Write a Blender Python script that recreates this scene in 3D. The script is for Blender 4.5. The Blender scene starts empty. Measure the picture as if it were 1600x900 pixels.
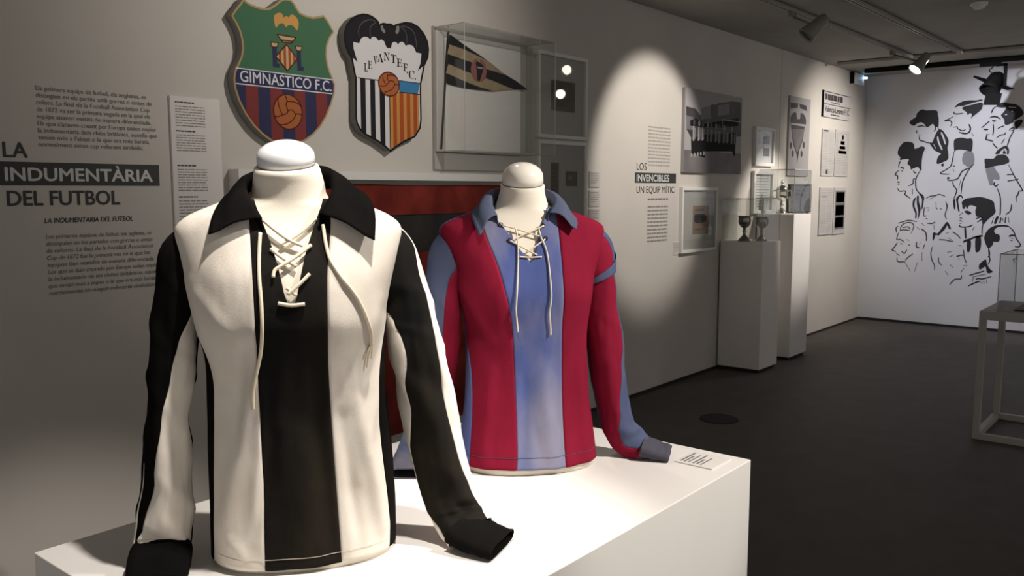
import bpy, bmesh, math, random
from mathutils import Vector, Matrix, noise
from mathutils.geometry import tessellate_polygon
R = math.radians
random.seed(7)
scene = bpy.context.scene
COL = scene.collection

# ---------------------------------------------------------------- camera, world, exposure, lights
cd = bpy.data.cameras.new('camera'); cam = bpy.data.objects.new('camera', cd); COL.objects.link(cam)
cam.location = (0, 0, 1.60)
cam.rotation_euler = (R(90) - math.atan(153 / 1350), 0, R(39.3 - 90))
cd.sensor_width = 36; cd.lens = 36 * 1350 / 1600; cd.clip_start = .05; cd.clip_end = 60
scene.camera = cam
scene.view_settings.view_transform = 'Standard'; scene.view_settings.look = 'None'
scene.view_settings.gamma = 1; scene.view_settings.use_curve_mapping = False
scene.view_settings.exposure = 0.0
scene.cycles.max_bounces = 6; scene.cycles.diffuse_bounces = 3; scene.cycles.glossy_bounces = 3
scene.cycles.transparent_max_bounces = 16; scene.cycles.sample_clamp_indirect = 4
w = bpy.data.worlds.new('dim_room'); scene.world = w; w.use_nodes = True
w.node_tree.nodes['Background'].inputs[0].default_value = (.9, .85, .8, 1)
w.node_tree.nodes['Background'].inputs[1].default_value = .6

def spot(name, loc, aim, watts, angle, blend=.5, col=(1, .93, .85), radius=.035):
    l = bpy.data.lights.new(name, 'SPOT'); l.energy = watts; l.spot_size = R(angle); l.spot_blend = blend
    l.color = col; l.shadow_soft_size = radius
    o = bpy.data.objects.new(name, l); COL.objects.link(o); o.location = loc
    o.rotation_euler = (Vector(aim) - Vector(loc)).to_track_quat('-Z', 'Y').to_euler()
    return o
# bare unseen ceiling spots, no fixtures: over the shirts, over the long wall, near the end wall
spot('spot_beam', (.99, .84, 2.88), (.97, 1.27, 1.15), 160, 46, .5)
spot('spot_beam', (2.22, -.50, 2.88), (1.74, 1.20, 1.10), 320, 35, .55)
spot('spot_beam', (2.00, -.20, 2.88), (1.03, 1.26, 1.25), 135, 27, .6)  # extra narrow key, added to brighten the front shirt
spot('spot_beam', (2.10, 2.05, 2.88), (1.66, 1.33, 1.05), 16, 26, .6)
spot('spot_beam', (2.95, 1.25, 2.90), (2.95, 3.45, 2.42), 118, 80, 1.0)
spot('spot_beam', (5.85, 1.45, 2.90), (5.92, 3.45, 1.82), 215, 45, .45)  # hidden lamp put in place of the visible fixture to shape the pool
spot('spot_beam', (9.45, 1.55, 2.88), (9.75, 3.45, 1.65), 265, 80, 1.0)
spot('spot_beam', (8.6, 1.55, 2.88), (8.15, 3.2, 1.4), 300, 36, .6)
spot('spot_beam', (8.9, 2.22, 2.80), (10.98, 1.75, 1.55), 165, 80, .7, (.86, .88, 1))  # invisible cool light added to light the mural

# ---------------------------------------------------------------- helpers
def tag(o, label=None, cat=None, group=None, kind=None):
    if label: o['label'] = label
    if cat: o['category'] = cat
    if group: o['group'] = group
    if kind: o['kind'] = kind
    return o
ORG = {}
def thing(name, label, cat, loc=(0, 0, 0), rz=0, group=None):
    o = bpy.data.objects.new(name, None); COL.objects.link(o); o.location = loc; o.rotation_euler = (0, 0, rz)
    o.empty_display_size = .05; ORG[o.name] = (Vector(loc), rz)
    return tag(o, label, cat, group)
def mesh(name, verts, faces, mat, parent=None, smooth=False, local=False):
    """one mesh object; verts in world space unless local; placed in the frame of its thing"""
    me = bpy.data.meshes.new(name)
    verts = [Vector(v) for v in verts]
    if parent is not None and not local:
        p = parent
        while p.parent is not None: p = p.parent
        if p.name in ORG:
            org, rz = ORG[p.name]; rot = Matrix.Rotation(-rz, 3, 'Z')
            verts = [rot @ (v - org) for v in verts]
    me.from_pydata(verts, [], faces); me.update()
    me.materials.append(mat)
    if smooth: me.polygons.foreach_set('use_smooth', [True] * len(me.polygons))
    o = bpy.data.objects.new(name, me); COL.objects.link(o)
    if parent is not None: o.parent = parent
    return o
def join(*vf):
    V, Fc = [], []
    for v, f in vf:
        n = len(V); V += list(v); Fc += [[i + n for i in q] for q in f]
    return V, Fc
def box(x0, x1, y0, y1, z0, z1):
    v = [(x, y, z) for z in (z0, z1) for y in (y0, y1) for x in (x0, x1)]
    return v, [[0, 2, 3, 1], [4, 5, 7, 6], [0, 1, 5, 4], [2, 6, 7, 3], [0, 4, 6, 2], [1, 3, 7, 5]]
def bevel(o, w=.002, seg=2):
    m = o.modifiers.new('bevel', 'BEVEL'); m.width = w; m.segments = seg; m.limit_method = 'ANGLE'; m.harden_normals = False
    return o
def lathe(prof, c, n=28):
    V, Fc = [], []
    for r, z in prof:
        for k in range(n):
            a = 2 * math.pi * k / n; V.append((c[0] + r * math.cos(a), c[1] + r * math.sin(a), c[2] + z))
    for i in range(len(prof) - 1):
        for k in range(n):
            Fc.append([i * n + k, i * n + (k + 1) % n, (i + 1) * n + (k + 1) % n, (i + 1) * n + k])
    Fc.append(list(range(n))[::-1]); Fc.append([(len(prof) - 1) * n + k for k in range(n)])
    return V, Fc
def catmull(pts, n=8):
    P = [Vector(p) for p in pts]; out = []
    for i in range(len(P) - 1):
        a = P[max(i - 1, 0)]; b = P[i]; c = P[i + 1]; d = P[min(i + 2, len(P) - 1)]
        for k in range(n):
            t = k / n
            out.append(.5 * ((2 * b) + (c - a) * t + (2 * a - 5 * b + 4 * c - d) * t * t + (3 * b - a - 3 * c + d) * t ** 3))
    out.append(P[-1]); return out
def tube(path, r, n=8, caps=True):
    path = [Vector(p) for p in path]; V, Fc = [], []
    up = None
    for i, p in enumerate(path):
        t = (path[min(i + 1, len(path) - 1)] - path[max(i - 1, 0)]).normalized()
        if up is None: up = t.orthogonal().normalized()
        up = (up - t * up.dot(t)).normalized(); b = t.cross(up)
        rr = r(i / (len(path) - 1)) if callable(r) else r
        for k in range(n):
            a = 2 * math.pi * k / n; V.append(p + (up * math.cos(a) + b * math.sin(a)) * rr)
    for i in range(len(path) - 1):
        for k in range(n): Fc.append([i * n + k, i * n + (k + 1) % n, (i + 1) * n + (k + 1) % n, (i + 1) * n + k])
    if caps: Fc.append(list(range(n))[::-1]); Fc.append([(len(path) - 1) * n + k for k in range(n)])
    return V, Fc
def lerp(a, b, t): return a + (b - a) * t
def table(tab, z):
    """piecewise smooth lookup in [(z, v), ...] sorted by z"""
    if z <= tab[0][0]: return tab[0][1]
    for i in range(len(tab) - 1):
        if z <= tab[i + 1][0]:
            z0, v0 = tab[i]; z1, v1 = tab[i + 1]; h = z1 - z0; t = (z - z0) / h
            m0 = (v1 - tab[i - 1][1]) / (z1 - tab[i - 1][0]) if i > 0 else (v1 - v0) / h
            m1 = (tab[i + 2][1] - v0) / (tab[i + 2][0] - z0) if i + 2 < len(tab) else (v1 - v0) / h
            return (2*t**3-3*t*t+1)*v0 + (t**3-2*t*t+t)*h*m0 + (-2*t**3+3*t*t)*v1 + (t**3-t*t)*h*m1
    return tab[-1][1]
# flat print / vinyl: 2D outlines (u, z) put on a plane facing the room
def flat(polys, plane, axis='y'):
    V, Fc = [], []
    for poly in polys:
        n = len(V)
        for u, z in poly: V.append((u, plane, z) if axis == 'y' else (plane, u, z))
        if len(poly) <= 4: Fc.append(list(range(n, n + len(poly))))
        else:
            for t in tessellate_polygon([[Vector((u, z, 0)) for u, z in poly]]): Fc.append([n + i for i in t])
    # face the room (toward -y or -x)
    out = []
    for f in Fc:
        a, b, c = (Vector(V[f[i]]) for i in range(3)); nr = (b - a).cross(c - a)
        out.append(f[::-1] if (nr.y if axis == 'y' else nr.x) > 0 else f)
    return V, out
def ribbon(pts, w, taper=.35, sm=5, closed=False):
    """stroke of width w along 2D points as a chain of quads"""
    P = catmull([(x, z, 0) for x, z in pts], sm) if len(pts) > 2 else [Vector((x, z, 0)) for x, z in pts]
    n = len(P); L, Rr = [], []
    for i, p in enumerate(P):
        t = (P[min(i + 1, n - 1)] - P[max(i - 1, 0)])
        if t.length < 1e-9: t = Vector((1, 0, 0))
        t.normalize(); s = Vector((-t.y, t.x, 0)); e = min(i, n - 1 - i) / max(1, n - 1) * 2
        ww = w / 2 * (taper + (1 - taper) * min(1, e * 3))
        L.append(p + s * ww); Rr.append(p - s * ww)
    return [[(L[i].x, L[i].y), (L[i+1].x, L[i+1].y), (Rr[i+1].x, Rr[i+1].y), (Rr[i].x, Rr[i].y)] for i in range(n - 1)]
def smooth2(poly, n=4):
    P = poly + poly[:3]; q = catmull([(x, z, 0) for x, z in [poly[-1]] + P], n)
    q = q[n:n + n * len(poly)]
    return [(p.x, p.y) for p in q]
def rect(x0, x1, z0, z1): return [(x0, z0), (x1, z0), (x1, z1), (x0, z1)]
def ellipse(cx, cz, rx, rz, n=32): return [(cx + rx * math.cos(2*math.pi*k/n), cz + rz * math.sin(2*math.pi*k/n)) for k in range(n)]
def span(poly, x):
    zs = []
    for i in range(len(poly)):
        (x0, z0), (x1, z1) = poly[i], poly[(i + 1) % len(poly)]
        if (x0 - x) * (x1 - x) < 0: zs.append(lerp(z0, z1, (x - x0) / (x1 - x0)))
    return (min(zs), max(zs)) if zs else (None, None)
def stripe(poly, x0, x1, top=None, n=10):
    lo, hi = [], []
    for k in range(n + 1):
        x = lerp(x0, x1, k / n); a, b = span(poly, x)
        if a is None: continue
        t = b if top is None else min(b, top(x)); 
        if a < t: lo.append((x, a)); hi.append((x, t))
    return [[lo[i], lo[i+1], hi[i+1], hi[i]] for i in range(len(lo) - 1)]
def inset(poly, d):
    n = len(poly); area = sum(poly[i][0]*poly[(i+1)%n][1]-poly[(i+1)%n][0]*poly[i][1] for i in range(n)); s = 1 if area > 0 else -1
    out = []
    for i in range(n):
        a = Vector(poly[i - 1]); b = Vector(poly[i]); c = Vector(poly[(i + 1) % n])
        t = ((b - a).normalized() + (c - b).normalized()); t = t.normalized() if t.length > 1e-6 else (c - b).normalized()
        nr = Vector((-t.y, t.x)) * s; out.append(tuple(b + nr * d))
    return out
# lettering from Blender's own built-in typeface
def glyphs(body, x0, x1, zb, cap, bold=0.0, shear=0.0):
    cu = bpy.data.curves.new('lettering', 'FONT'); cu.body = body; cu.size = 1; cu.shear = shear; cu.resolution_u = 3
    o = bpy.data.objects.new('lettering', cu); COL.objects.link(o)
    dg = bpy.context.evaluated_depsgraph_get(); me = bpy.data.meshes.new_from_object(o.evaluated_get(dg))
    vs = [v.co.copy() for v in me.vertices]; fs = [list(p.vertices) for p in me.polygons]
    bpy.data.objects.remove(o); bpy.data.curves.remove(cu); bpy.data.meshes.remove(me)
    a = min(v.x for v in vs); b = max(v.x for v in vs); s = cap / CAP
    return [(lerp(x0, x1, (v.x - a) / (b - a)), zb + v.y * s) for v in vs], fs
CAP = .7
def _cap():
    global CAP
    CAP = 1.0; v, f = glyphs('H', 0, 1, 0, 1.0); CAP = max(p[1] for p in v)
_cap()
def letter(name, body, x0, x1, zb, cap, plane, mat, parent, bold=0.0, shear=0.0, slope=0.0):
    v, f = glyphs(body, x0, x1, zb, cap, bold, shear)
    V = [(x, plane, z + slope * (x - x0)) for x, z in v]
    if bold:        # heavier weight: the outline struck four more times a hair apart
        b = bold * cap; V0, f0 = list(V), list(f)
        for k, (dx, dz) in enumerate(((b, 0), (-b, 0), (0, b * .7), (0, -b * .7))):
            n = len(V); V += [(x + dx, y - .00004 * (k + 1), z + dz) for x, y, z in V0]; f = f + [[i + n for i in q] for q in f0]
    out = []
    for q in f:
        a, b, c = (Vector(V[q[i]]) for i in range(3)); out.append(q[::-1] if (b - a).cross(c - a).y > 0 else q)
    return mesh(name, V, out, mat, parent)
def dashes(x0, x1, z0, z1, rows, fill=.5, seed=0, plane=None, ragged=.12):
    """rows of small word-like bars standing in for print too small to read"""
    r = random.Random(seed); P = []; p = (z1 - z0) / rows
    for i in range(rows):
        zt = z1 - i * p; x = x0; e = x1 - (x1 - x0) * r.random() * ragged if i < rows - 1 else lerp(x0, x1, .7)
        while x < e - .004:
            wd = min(e - x, (x1 - x0) * r.uniform(.05, .17)); P.append(rect(x, x + wd, zt - p * fill, zt)); x += wd + (x1 - x0) * .018
    return P

# ---------------------------------------------------------------- materials
def mat(name, col, rough=.6, metal=0, var=0, vscale=8, bump=0, bscale=200, emit=None, spec=.5, col2=None, stretch=(1, 1, 1), sheen=0, weave=0):
    m = bpy.data.materials.new(name); m.use_nodes = True; nt = m.node_tree; b = nt.nodes['Principled BSDF']
    c = (*col, 1); b.inputs['Base Color'].default_value = c; b.inputs['Roughness'].default_value = rough
    b.inputs['Metallic'].default_value = metal; b.inputs['Specular IOR Level'].default_value = spec
    if sheen: b.inputs['Sheen Weight'].default_value = sheen
    tc = nt.nodes.new('ShaderNodeTexCoord'); mp = nt.nodes.new('ShaderNodeMapping'); mp.inputs['Scale'].default_value = stretch
    nt.links.new(tc.outputs['Object'], mp.inputs[0])
    if var or col2:
        n = nt.nodes.new('ShaderNodeTexNoise'); n.inputs['Scale'].default_value = vscale; n.inputs['Detail'].default_value = 5
        nt.links.new(mp.outputs[0], n.inputs[0])
        r = nt.nodes.new('ShaderNodeValToRGB'); r.color_ramp.elements[0].position = .38; r.color_ramp.elements[1].position = .68
        k2 = (*col2, 1) if col2 else tuple(min(1, x * (1 + var)) for x in col) + (1,)
        r.color_ramp.elements[0].color = tuple(x * (1 - var) for x in col) + (1,); r.color_ramp.elements[1].color = k2
        nt.links.new(n.outputs['Fac'], r.inputs[0]); nt.links.new(r.outputs[0], b.inputs['Base Color'])
    if bump or weave:
        n = nt.nodes.new('ShaderNodeTexNoise'); n.inputs['Scale'].default_value = bscale; n.inputs['Detail'].default_value = 3
        nt.links.new(tc.outputs['Object'], n.inputs[0])
        bp = nt.nodes.new('ShaderNodeBump'); bp.inputs['Strength'].default_value = bump; bp.inputs['Distance'].default_value = .002
        nt.links.new(n.outputs['Fac'], bp.inputs['Height']); nt.links.new(bp.outputs[0], b.inputs['Normal'])
        if weave:
            n2 = nt.nodes.new('ShaderNodeTexNoise'); n2.inputs['Scale'].default_value = 14; n2.inputs['Detail'].default_value = 2
            mp2 = nt.nodes.new('ShaderNodeMapping'); mp2.inputs['Scale'].default_value = (1, 1, .45)
            nt.links.new(tc.outputs['Object'], mp2.inputs[0]); nt.links.new(mp2.outputs[0], n2.inputs[0])
            bp2 = nt.nodes.new('ShaderNodeBump'); bp2.inputs['Strength'].default_value = weave; bp2.inputs['Distance'].default_value = .012
            nt.links.new(n2.outputs['Fac'], bp2.inputs['Height']); nt.links.new(bp.outputs[0], bp2.inputs['Normal']); nt.links.new(bp2.outputs[0], b.inputs['Normal'])
    if emit:
        b.inputs['Emission Color'].default_value = (*emit[0], 1); b.inputs['Emission Strength'].default_value = emit[1]
    return m
def glass(name, tint=(.97, .98, .98), gloss=1.0):
    """thin clear sheet: see-through, with the mirror reflection of its surface"""
    m = bpy.data.materials.new(name); m.use_nodes = True; nt = m.node_tree; nt.nodes.clear()
    o = nt.nodes.new('ShaderNodeOutputMaterial'); t = nt.nodes.new('ShaderNodeBsdfTransparent'); g = nt.nodes.new('ShaderNodeBsdfGlossy')
    g.inputs['Roughness'].default_value = .02; t.inputs[0].default_value = (*tint, 1)
    f = nt.nodes.new('ShaderNodeLayerWeight'); f.inputs[0].default_value = .5; mx = nt.nodes.new('ShaderNodeMixShader')
    pw = nt.nodes.new('ShaderNodeMath'); pw.operation = 'POWER'; pw.inputs[1].default_value = 5
    mu = nt.nodes.new('ShaderNodeMath'); mu.operation = 'MULTIPLY_ADD'; mu.inputs[1].default_value = .8 * min(1, gloss); mu.inputs[2].default_value = .035 * gloss
    nt.links.new(f.outputs['Facing'], pw.inputs[0]); nt.links.new(pw.outputs[0], mu.inputs[0]); nt.links.new(mu.outputs[0], mx.inputs[0])
    nt.links.new(t.outputs[0], mx.inputs[1]); nt.links.new(g.outputs[0], mx.inputs[2]); nt.links.new(mx.outputs[0], o.inputs[0])
    return m
def ink(name, col, rough=.75): return mat(name, col, rough, spec=.12)
M = dict(
    wall=mat('painted_wall', (.56, .525, .48), .85, var=.03, vscale=2, bump=.05, bscale=120),
    wall_far=mat('white_painted_wall', (.66, .65, .66), .85, var=.02, vscale=2, bump=.04, bscale=120),
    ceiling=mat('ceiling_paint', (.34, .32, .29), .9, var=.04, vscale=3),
    floor=mat('brown_floor', (.075, .062, .054), .62, var=.12, vscale=5, bump=.1, bscale=60),
    gap=mat('dark_gap', (.012, .011, .010), .8),
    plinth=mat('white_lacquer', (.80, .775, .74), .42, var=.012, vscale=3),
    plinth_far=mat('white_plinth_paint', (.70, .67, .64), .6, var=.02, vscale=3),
    white=mat('white_frame', (.72, .70, .67), .5), board=mat('white_board', (.70, .67, .64), .7),
    mount=mat('grey_mount', (.40, .38, .35), .8), card=mat('grey_card', (.50, .47, .45), .8),
    sideboard=mat('board_edge', (.10, .085, .075), .7),
    dark=mat('charcoal_vinyl', (.030, .033, .032), .6), greytext=mat('grey_vinyl', (.16, .148, .135), .7),
    midtext2=mat('fine_print', (.22, .21, .195), .8), midtext=mat('mid_grey_print', (.24, .225, .21), .8), fade=mat('pale_print', (.36, .33, .30), .8),
    pale=mat('pale_vinyl', (.60, .60, .58), .6), black=mat('black_paint', (.010, .010, .011), .7),
    greypaint=mat('grey_wash', (.24, .24, .25), .8), sketch=mat('sketch_ink', (.085, .075, .072), .8),
    wallwhite=mat('white_paint_line', (.66, .65, .66), .85),
    glass=glass('clear_glass'), case_glass=glass('case_glass', (.93, .935, .93), .4), acrylic=glass('clear_acrylic', (.955, .96, .955), 1.15),
    metal=mat('brushed_white_metal', (.20, .19, .17), .5), trackm=mat('track_grey', (.30, .28, .26), .5),
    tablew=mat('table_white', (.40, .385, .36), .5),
    blackm=mat('black_metal', (.005, .005, .005), .8, spec=.15), silver=mat('silver', (.80, .76, .70), .16, 1, var=.05, vscale=20),
    bronze=mat('tarnished_silver', (.26, .24, .21), .28, 1, var=.15, vscale=30),
    skin=mat('cream_jersey_cover', (.80, .735, .63), .85, var=.02, vscale=6, bump=.12, bscale=500),
    cap_white=mat('white_gloss_cap', (.74, .74, .76), .22), cap_cream=mat('cream_gloss_cap', (.80, .75, .67), .18),
    cloth_white=mat('cream_cotton', (.72, .655, .575), .92, col2=(.78, .72, .645), var=.03, vscale=9, bump=.22, bscale=650, weave=.55, spec=.08),
    cloth_black=mat('black_cotton', (.0045, .0042, .0042), .95, col2=(.0085, .0075, .007), var=0, vscale=6, bump=.25, bscale=650, weave=.6, spec=.03),
    cloth_faded=mat('faded_black_cotton', (.009, .0085, .008), .9, col2=(.022, .017, .012), vscale=7, stretch=(1, 1, .4), bump=.25, bscale=650, weave=.6, spec=.08),
    cloth_red=mat('crimson_cotton', (.205, .0085, .028), .88, col2=(.235, .0105, .033), vscale=7, bump=.22, bscale=650, weave=.45, spec=.08),
    cloth_blue=mat('blue_cotton', (.082, .110, .275), .88, col2=(.115, .14, .29), vscale=6, bump=.22, bscale=650, weave=.5, spec=.08),
    cloth_fade_blue=mat('washed_blue_cotton', (.078, .106, .285), .88, col2=(.25, .24, .31), vscale=5, stretch=(1.3, 1, .55), bump=.22, bscale=650, weave=.5, spec=.08),
    cloth_sleeve_blue=mat('sleeve_blue_cotton', (.066, .082, .160), .9, col2=(.095, .112, .185), vscale=8, bump=.22, bscale=650, weave=.5, spec=.06),  # greyer blue, darkened further to put the sleeve's shadow into the colour
    cloth_grey=mat('grey_blue_cuff', (.075, .072, .095), .9, bump=.22, bscale=650, weave=.5, spec=.08),
    cloth_slate=mat('slate_blue_collar', (.082, .096, .15), .9, bump=.22, bscale=650, weave=.55, spec=.08),
    cord=mat('cream_cord', (.80, .70, .54), .85, bump=.4, bscale=900), thread=mat('pale_thread', (.62, .55, .46), .9),
    hole=mat('eyelet_dark', (.02, .018, .018), .8),
    green=ink('shield_green', (.060, .150, .082)), gold=ink('shield_gold', (.40, .27, .13)), orange=ink('bat_orange', (.56, .29, .085)),
    navy=ink('shield_navy', (.034, .036, .085)), maroon=ink('shield_maroon', (.190, .040, .038)), ball=ink('ball_orange', (.36, .115, .040)),
    seam=ink('ball_seam', (.09, .022, .012)), letter=ink('white_letter', (.62, .62, .66)), outline=ink('black_outline', (.012, .011, .012)),
    shield_white=ink('shield_white', (.62, .60, .61)), shield_black=ink('shield_black', (.018, .017, .020)), bone=ink('wing_line_grey', (.075, .07, .075)),
    sky=ink('shield_blue', (.045, .190, .37)), amber=ink('shield_amber', (.50, .235, .060)), rust=ink('shield_red', (.36, .075, .022)),
    tan=ink('crest_tan', (.48, .36, .21)), edge=mat('shield_edge', (.20, .185, .17), .5),
    pen_black=mat('pennant_black', (.014, .014, .017), .9, bump=.2, bscale=400), pen_cream=mat('pennant_cream', (.36, .28, .18), .9, var=.15, vscale=9, bump=.2, bscale=400),
    pen_red=mat('pennant_badge', (.30, .11, .11), .9), wood=mat('pole_wood', (.035, .022, .014), .6),
    flag_red=mat('worn_red_cloth', (.175, .026, .019), .9, var=.3, vscale=6, bump=.3, bscale=300, weave=.5, spec=.08), flag_dark=mat('worn_dark_cloth', (.020, .017, .016), .9, var=.3, vscale=7, bump=.3, bscale=300),
    paper=mat('aged_paper', (.27, .20, .125), .9, var=.1, vscale=30), paper_dark=mat('dark_paper', (.14, .11, .075), .9, var=.2, vscale=30),
    paper_brown=mat('brown_paper', (.24, .145, .075), .9, var=.1, vscale=30), news=mat('newsprint', (.47, .45, .44), .9, var=.05, vscale=60),
    ph_light=ink('photo_light', (.36, .34, .34)), ph_mid=mat('photo_mid', (.15, .14, .14), .6, var=.15, vscale=6), ph_dark=mat('photo_dark', (.045, .042, .045), .6, var=.3, vscale=9), ph_black=ink('photo_black', (.013, .012, .013)),
    lens=mat('lamp_lens', (1, .95, .85), .3, emit=((1, .93, .80), 30)), glowring=mat('warm_reflector', (.8, .5, .3), .3, emit=((1, .55, .28), 1.3)),
    led=mat('blue_led', (.3, .6, 1), .3, emit=((.35, .65, 1), 6)), floorlid=mat('floor_box_lid', (.018, .018, .016), .4),
)

# ---------------------------------------------------------------- the room
WY, WX = 3.45, 11.03
FY = 3.446                       # front of the slightly proud far stretch of the long wall
def struct(name, vf, m, parent=None):
    o = mesh(name, *vf, m); tag(o, kind='structure'); return o
struct('floor', box(-3, 11.3, -4.5, 3.7, -.1, 0), M['floor'])
struct('ceiling', box(-3, 11.3, -4.5, 3.7, 2.97, 3.07), M['ceiling'])
struct('wall_left', box(-3, 11.3, WY, 3.6, 0, 2.97), M['wall'])
struct('trim_1', box(8.40, WX, FY, WY, .02, 2.97), M['wall'])
struct('wall_far', box(WX, 11.3, -4.5, WY, 0, 2.97), M['wall_far'])
struct('shadow_gap_left', box(-3, WX, 3.435, WY, 0, .02), M['gap'])  # dark strips standing in for the shadow gap at the wall foot
struct('shadow_gap_far', box(WX - .015, WX, -4.5, 3.435, 0, .028), M['gap'])

# ---------------------------------------------------------------- title and texts on the long wall
T = .0015
t = thing('wall_title', 'large dark lettering LA INDUMENTÀRIA DEL FUTBOL with one charcoal band', 'lettering', (1.28, WY, 1.54))
mesh('band', *box(1.20, 1.885, WY - T, WY, 1.617, 1.704), M['dark'], t)
letter('text_line', 'LA', 1.288, 1.371, 1.720, .054, WY - T, M['dark'], t, .040)
letter('text_line', 'INDUMENTÀRIA', 1.290, 1.853, 1.635, .047, WY - 2 * T, M['pale'], t, .042)
letter('text_line', 'DEL FUTBOL', 1.292, 1.711, 1.543, .054, WY - T, M['dark'], t, .040)
def paragraph(name, label, x0, ztop, zbot, lines, cap, m, bold=0, shear=0):
    t = thing(name, label, 'wall text', (x0, WY, zbot))
    n = len(lines); p = (ztop - cap - zbot) / (n - 1)
    for i, (s, x1) in enumerate(lines):
        letter('text_line', s, x0, x1, ztop - cap - i * p, cap, WY - T, m, t, bold, shear)
    return t
paragraph('wall_paragraph', 'grey Catalan paragraph of nine lines above the big INDUMENTÀRIA band', 1.413, 1.987, 1.7635, [
    ('Els primers equips de futbol, els anglesos, es', 1.843), ('distingien en els partits amb gorres o cintes de', 1.866),
    ('colors. La final de la Football Association Cup', 1.855), ('de 1872 va ser la primera vegada en la qual els', 1.857),
    ('equips anaven vestits de manera diferenciada.', 1.860), ("Els que s'anaven creant per Europa solien copiar", 1.880),
    ('la indumentària dels clubs britànics, aquella que', 1.883), ("tenien més a l'abast o la que era més barata,", 1.850),
    ('normalment sense cap referent simbòlic.', 1.823)], .0165, M['greytext'], .015)
t = thing('wall_subtitle', 'small bold italic dark subtitle LA INDUMENTARIA DEL FUTBOL', 'wall text', (1.417, WY, 1.475))
letter('text_line', 'LA INDUMENTARIA DEL FUTBOL', 1.417, 1.762, 1.4755, .0185, WY - T, M['dark'], t, .035, .2)
paragraph('wall_paragraph', 'grey italic Spanish paragraph below the small bold subtitle', 1.418, 1.4325, 1.2, [
    ('Los primeros equipos de fútbol, los ingleses, se', 1.838), ('distinguían en los partidos con gorras o cintas', 1.843),
    ('de colores. La final de la Football Association', 1.843), ('Cup de 1872 fue la primera vez en la que los', 1.829),
    ('equipos iban vestidos de manera diferenciada.', 1.845), ('Los que se iban creando por Europa solían copiar', 1.866),
    ('la indumentaria de los clubes británicos, aquella', 1.866), ('que tenían más a mano o la que era más barata,', 1.858),
    ('normalmente sin ningún referente simbólico.', 1.846)], .0160, M['greytext'], .012, .22)
t = thing('wall_title', 'smaller dark lettering LOS INVENCIBLES UN EQUIP MÍTIC with grey band in the light pool', 'lettering', (5.68, WY, 1.58))
mesh('band', *box(5.681, 6.316, WY - T, WY, 1.655, 1.733), M['dark'], t)
letter('text_line', 'LOS', 5.705, 5.849, 1.752, .054, WY - T, M['dark'], t, .0)
letter('text_line', 'INVENCIBLES', 5.705, 6.20, 1.668, .050, WY - 2 * T, M['pale'], t, .040)
letter('text_line', 'UN EQUIP MÍTIC', 5.708, 6.292, 1.578, .050, WY - T, M['dark'], t, .0)
t = thing('wall_paragraph', 'faint grey paragraph above the LOS INVENCIBLES lettering', 'wall text', (5.87, WY, 1.78))
for i in range(12):
    z = 2.090 - i * .0265; mesh('text_line', *flat(dashes(5.87, 6.36, z - .026, z, 1, .42, 40 + i, ragged=.08), WY - T), M['fade'], t)
t = thing('wall_paragraph', 'grey paragraph below the UN EQUIP MÍTIC lettering', 'wall text', (5.88, WY, 1.18))
for i in range(12):
    if i == 1: continue
    z = 1.536 - i * .0298; mesh('text_line', *flat(dashes(5.876, 6.33, z - .029, z, 1, .45, 60 + i, ragged=.08), WY - T), M['greytext' if i == 0 else 'midtext'], t)

# white text panel beside the green shield
t = thing('text_panel', 'tall narrow white panel of fine print beside the green shield', 'text panel', (1.948, WY, 1.36))
bevel(mesh('panel', *box(1.941, 2.175, WY - .012, WY, 1.36, 1.994), M['board'], t), .001)
for k, (z1, z0, n) in enumerate([(1.958, 1.862, 8), (1.838, 1.758, 7), (1.693, 1.590, 9), (1.560, 1.40, 12)]):
    mesh('heading', *flat(dashes(1.962, 2.090, z1 + .006, z1 + .014, 1, .75, 90 + k, ragged=0), WY - .0125), M['dark'], t)
    for i in range(n):
        zz = lerp(z1 - .004, z0, i / n); mesh('print_line', *flat(dashes(1.962, 2.160, zz - (z1 - z0) / n, zz, 1, .34, 200 + 20 * k + i), WY - .0125), M['midtext2'], t)

# ---------------------------------------------------------------- the two club shields
SP = 3.40
def slab(outline, y0, y1):
    n = len(outline); V = [(x, y0, z) for x, z in outline] + [(x, y1, z) for x, z in outline]; Fc = []
    a = sum(outline[i][0]*outline[(i+1)%n][1]-outline[(i+1)%n][0]*outline[i][1] for i in range(n))
    for i in range(n):
        j = (i + 1) % n; q = [i, i + n, j + n, j]; Fc.append(q if a < 0 else q[::-1])
    f, q = flat([outline], y0)
    n0 = len(V); return V + f, Fc + [[i + n0 for i in s] for s in q]
def art(name, polys, d, m, parent): return mesh(name, *flat(polys, SP - d), m, parent)
O1 = [(2.223,2.356),(2.243,2.385),(2.27,2.416),(2.281,2.431),(2.29,2.44),(2.3,2.429),(2.318,2.422),(2.353,2.415),(2.388,2.413),(2.416,2.417),(2.434,2.428),(2.458,2.445),(2.477,2.461),(2.501,2.474),(2.519,2.477),(2.543,2.474),(2.562,2.459),(2.571,2.444),(2.589,2.425),(2.623,2.417),(2.663,2.415),(2.698,2.424),(2.727,2.434),(2.749,2.416),(2.789,2.363),(2.762,2.329),(2.745,2.291),(2.741,2.25),(2.745,2.211),(2.757,2.175),(2.772,2.148),(2.787,2.113),(2.783,2.068),(2.763,2.017),(2.73,1.953),(2.692,1.902),(2.65,1.864),(2.604,1.835),(2.564,1.816),(2.515,1.8),(2.467,1.8),(2.412,1.821),(2.362,1.85),(2.319,1.885),(2.277,1.935),(2.244,1.993),(2.227,2.043),(2.222,2.083),(2.228,2.117),(2.246,2.152),(2.265,2.187),(2.273,2.225),(2.27,2.261),(2.261,2.293),(2.245,2.323),(2.229,2.345)]
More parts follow.
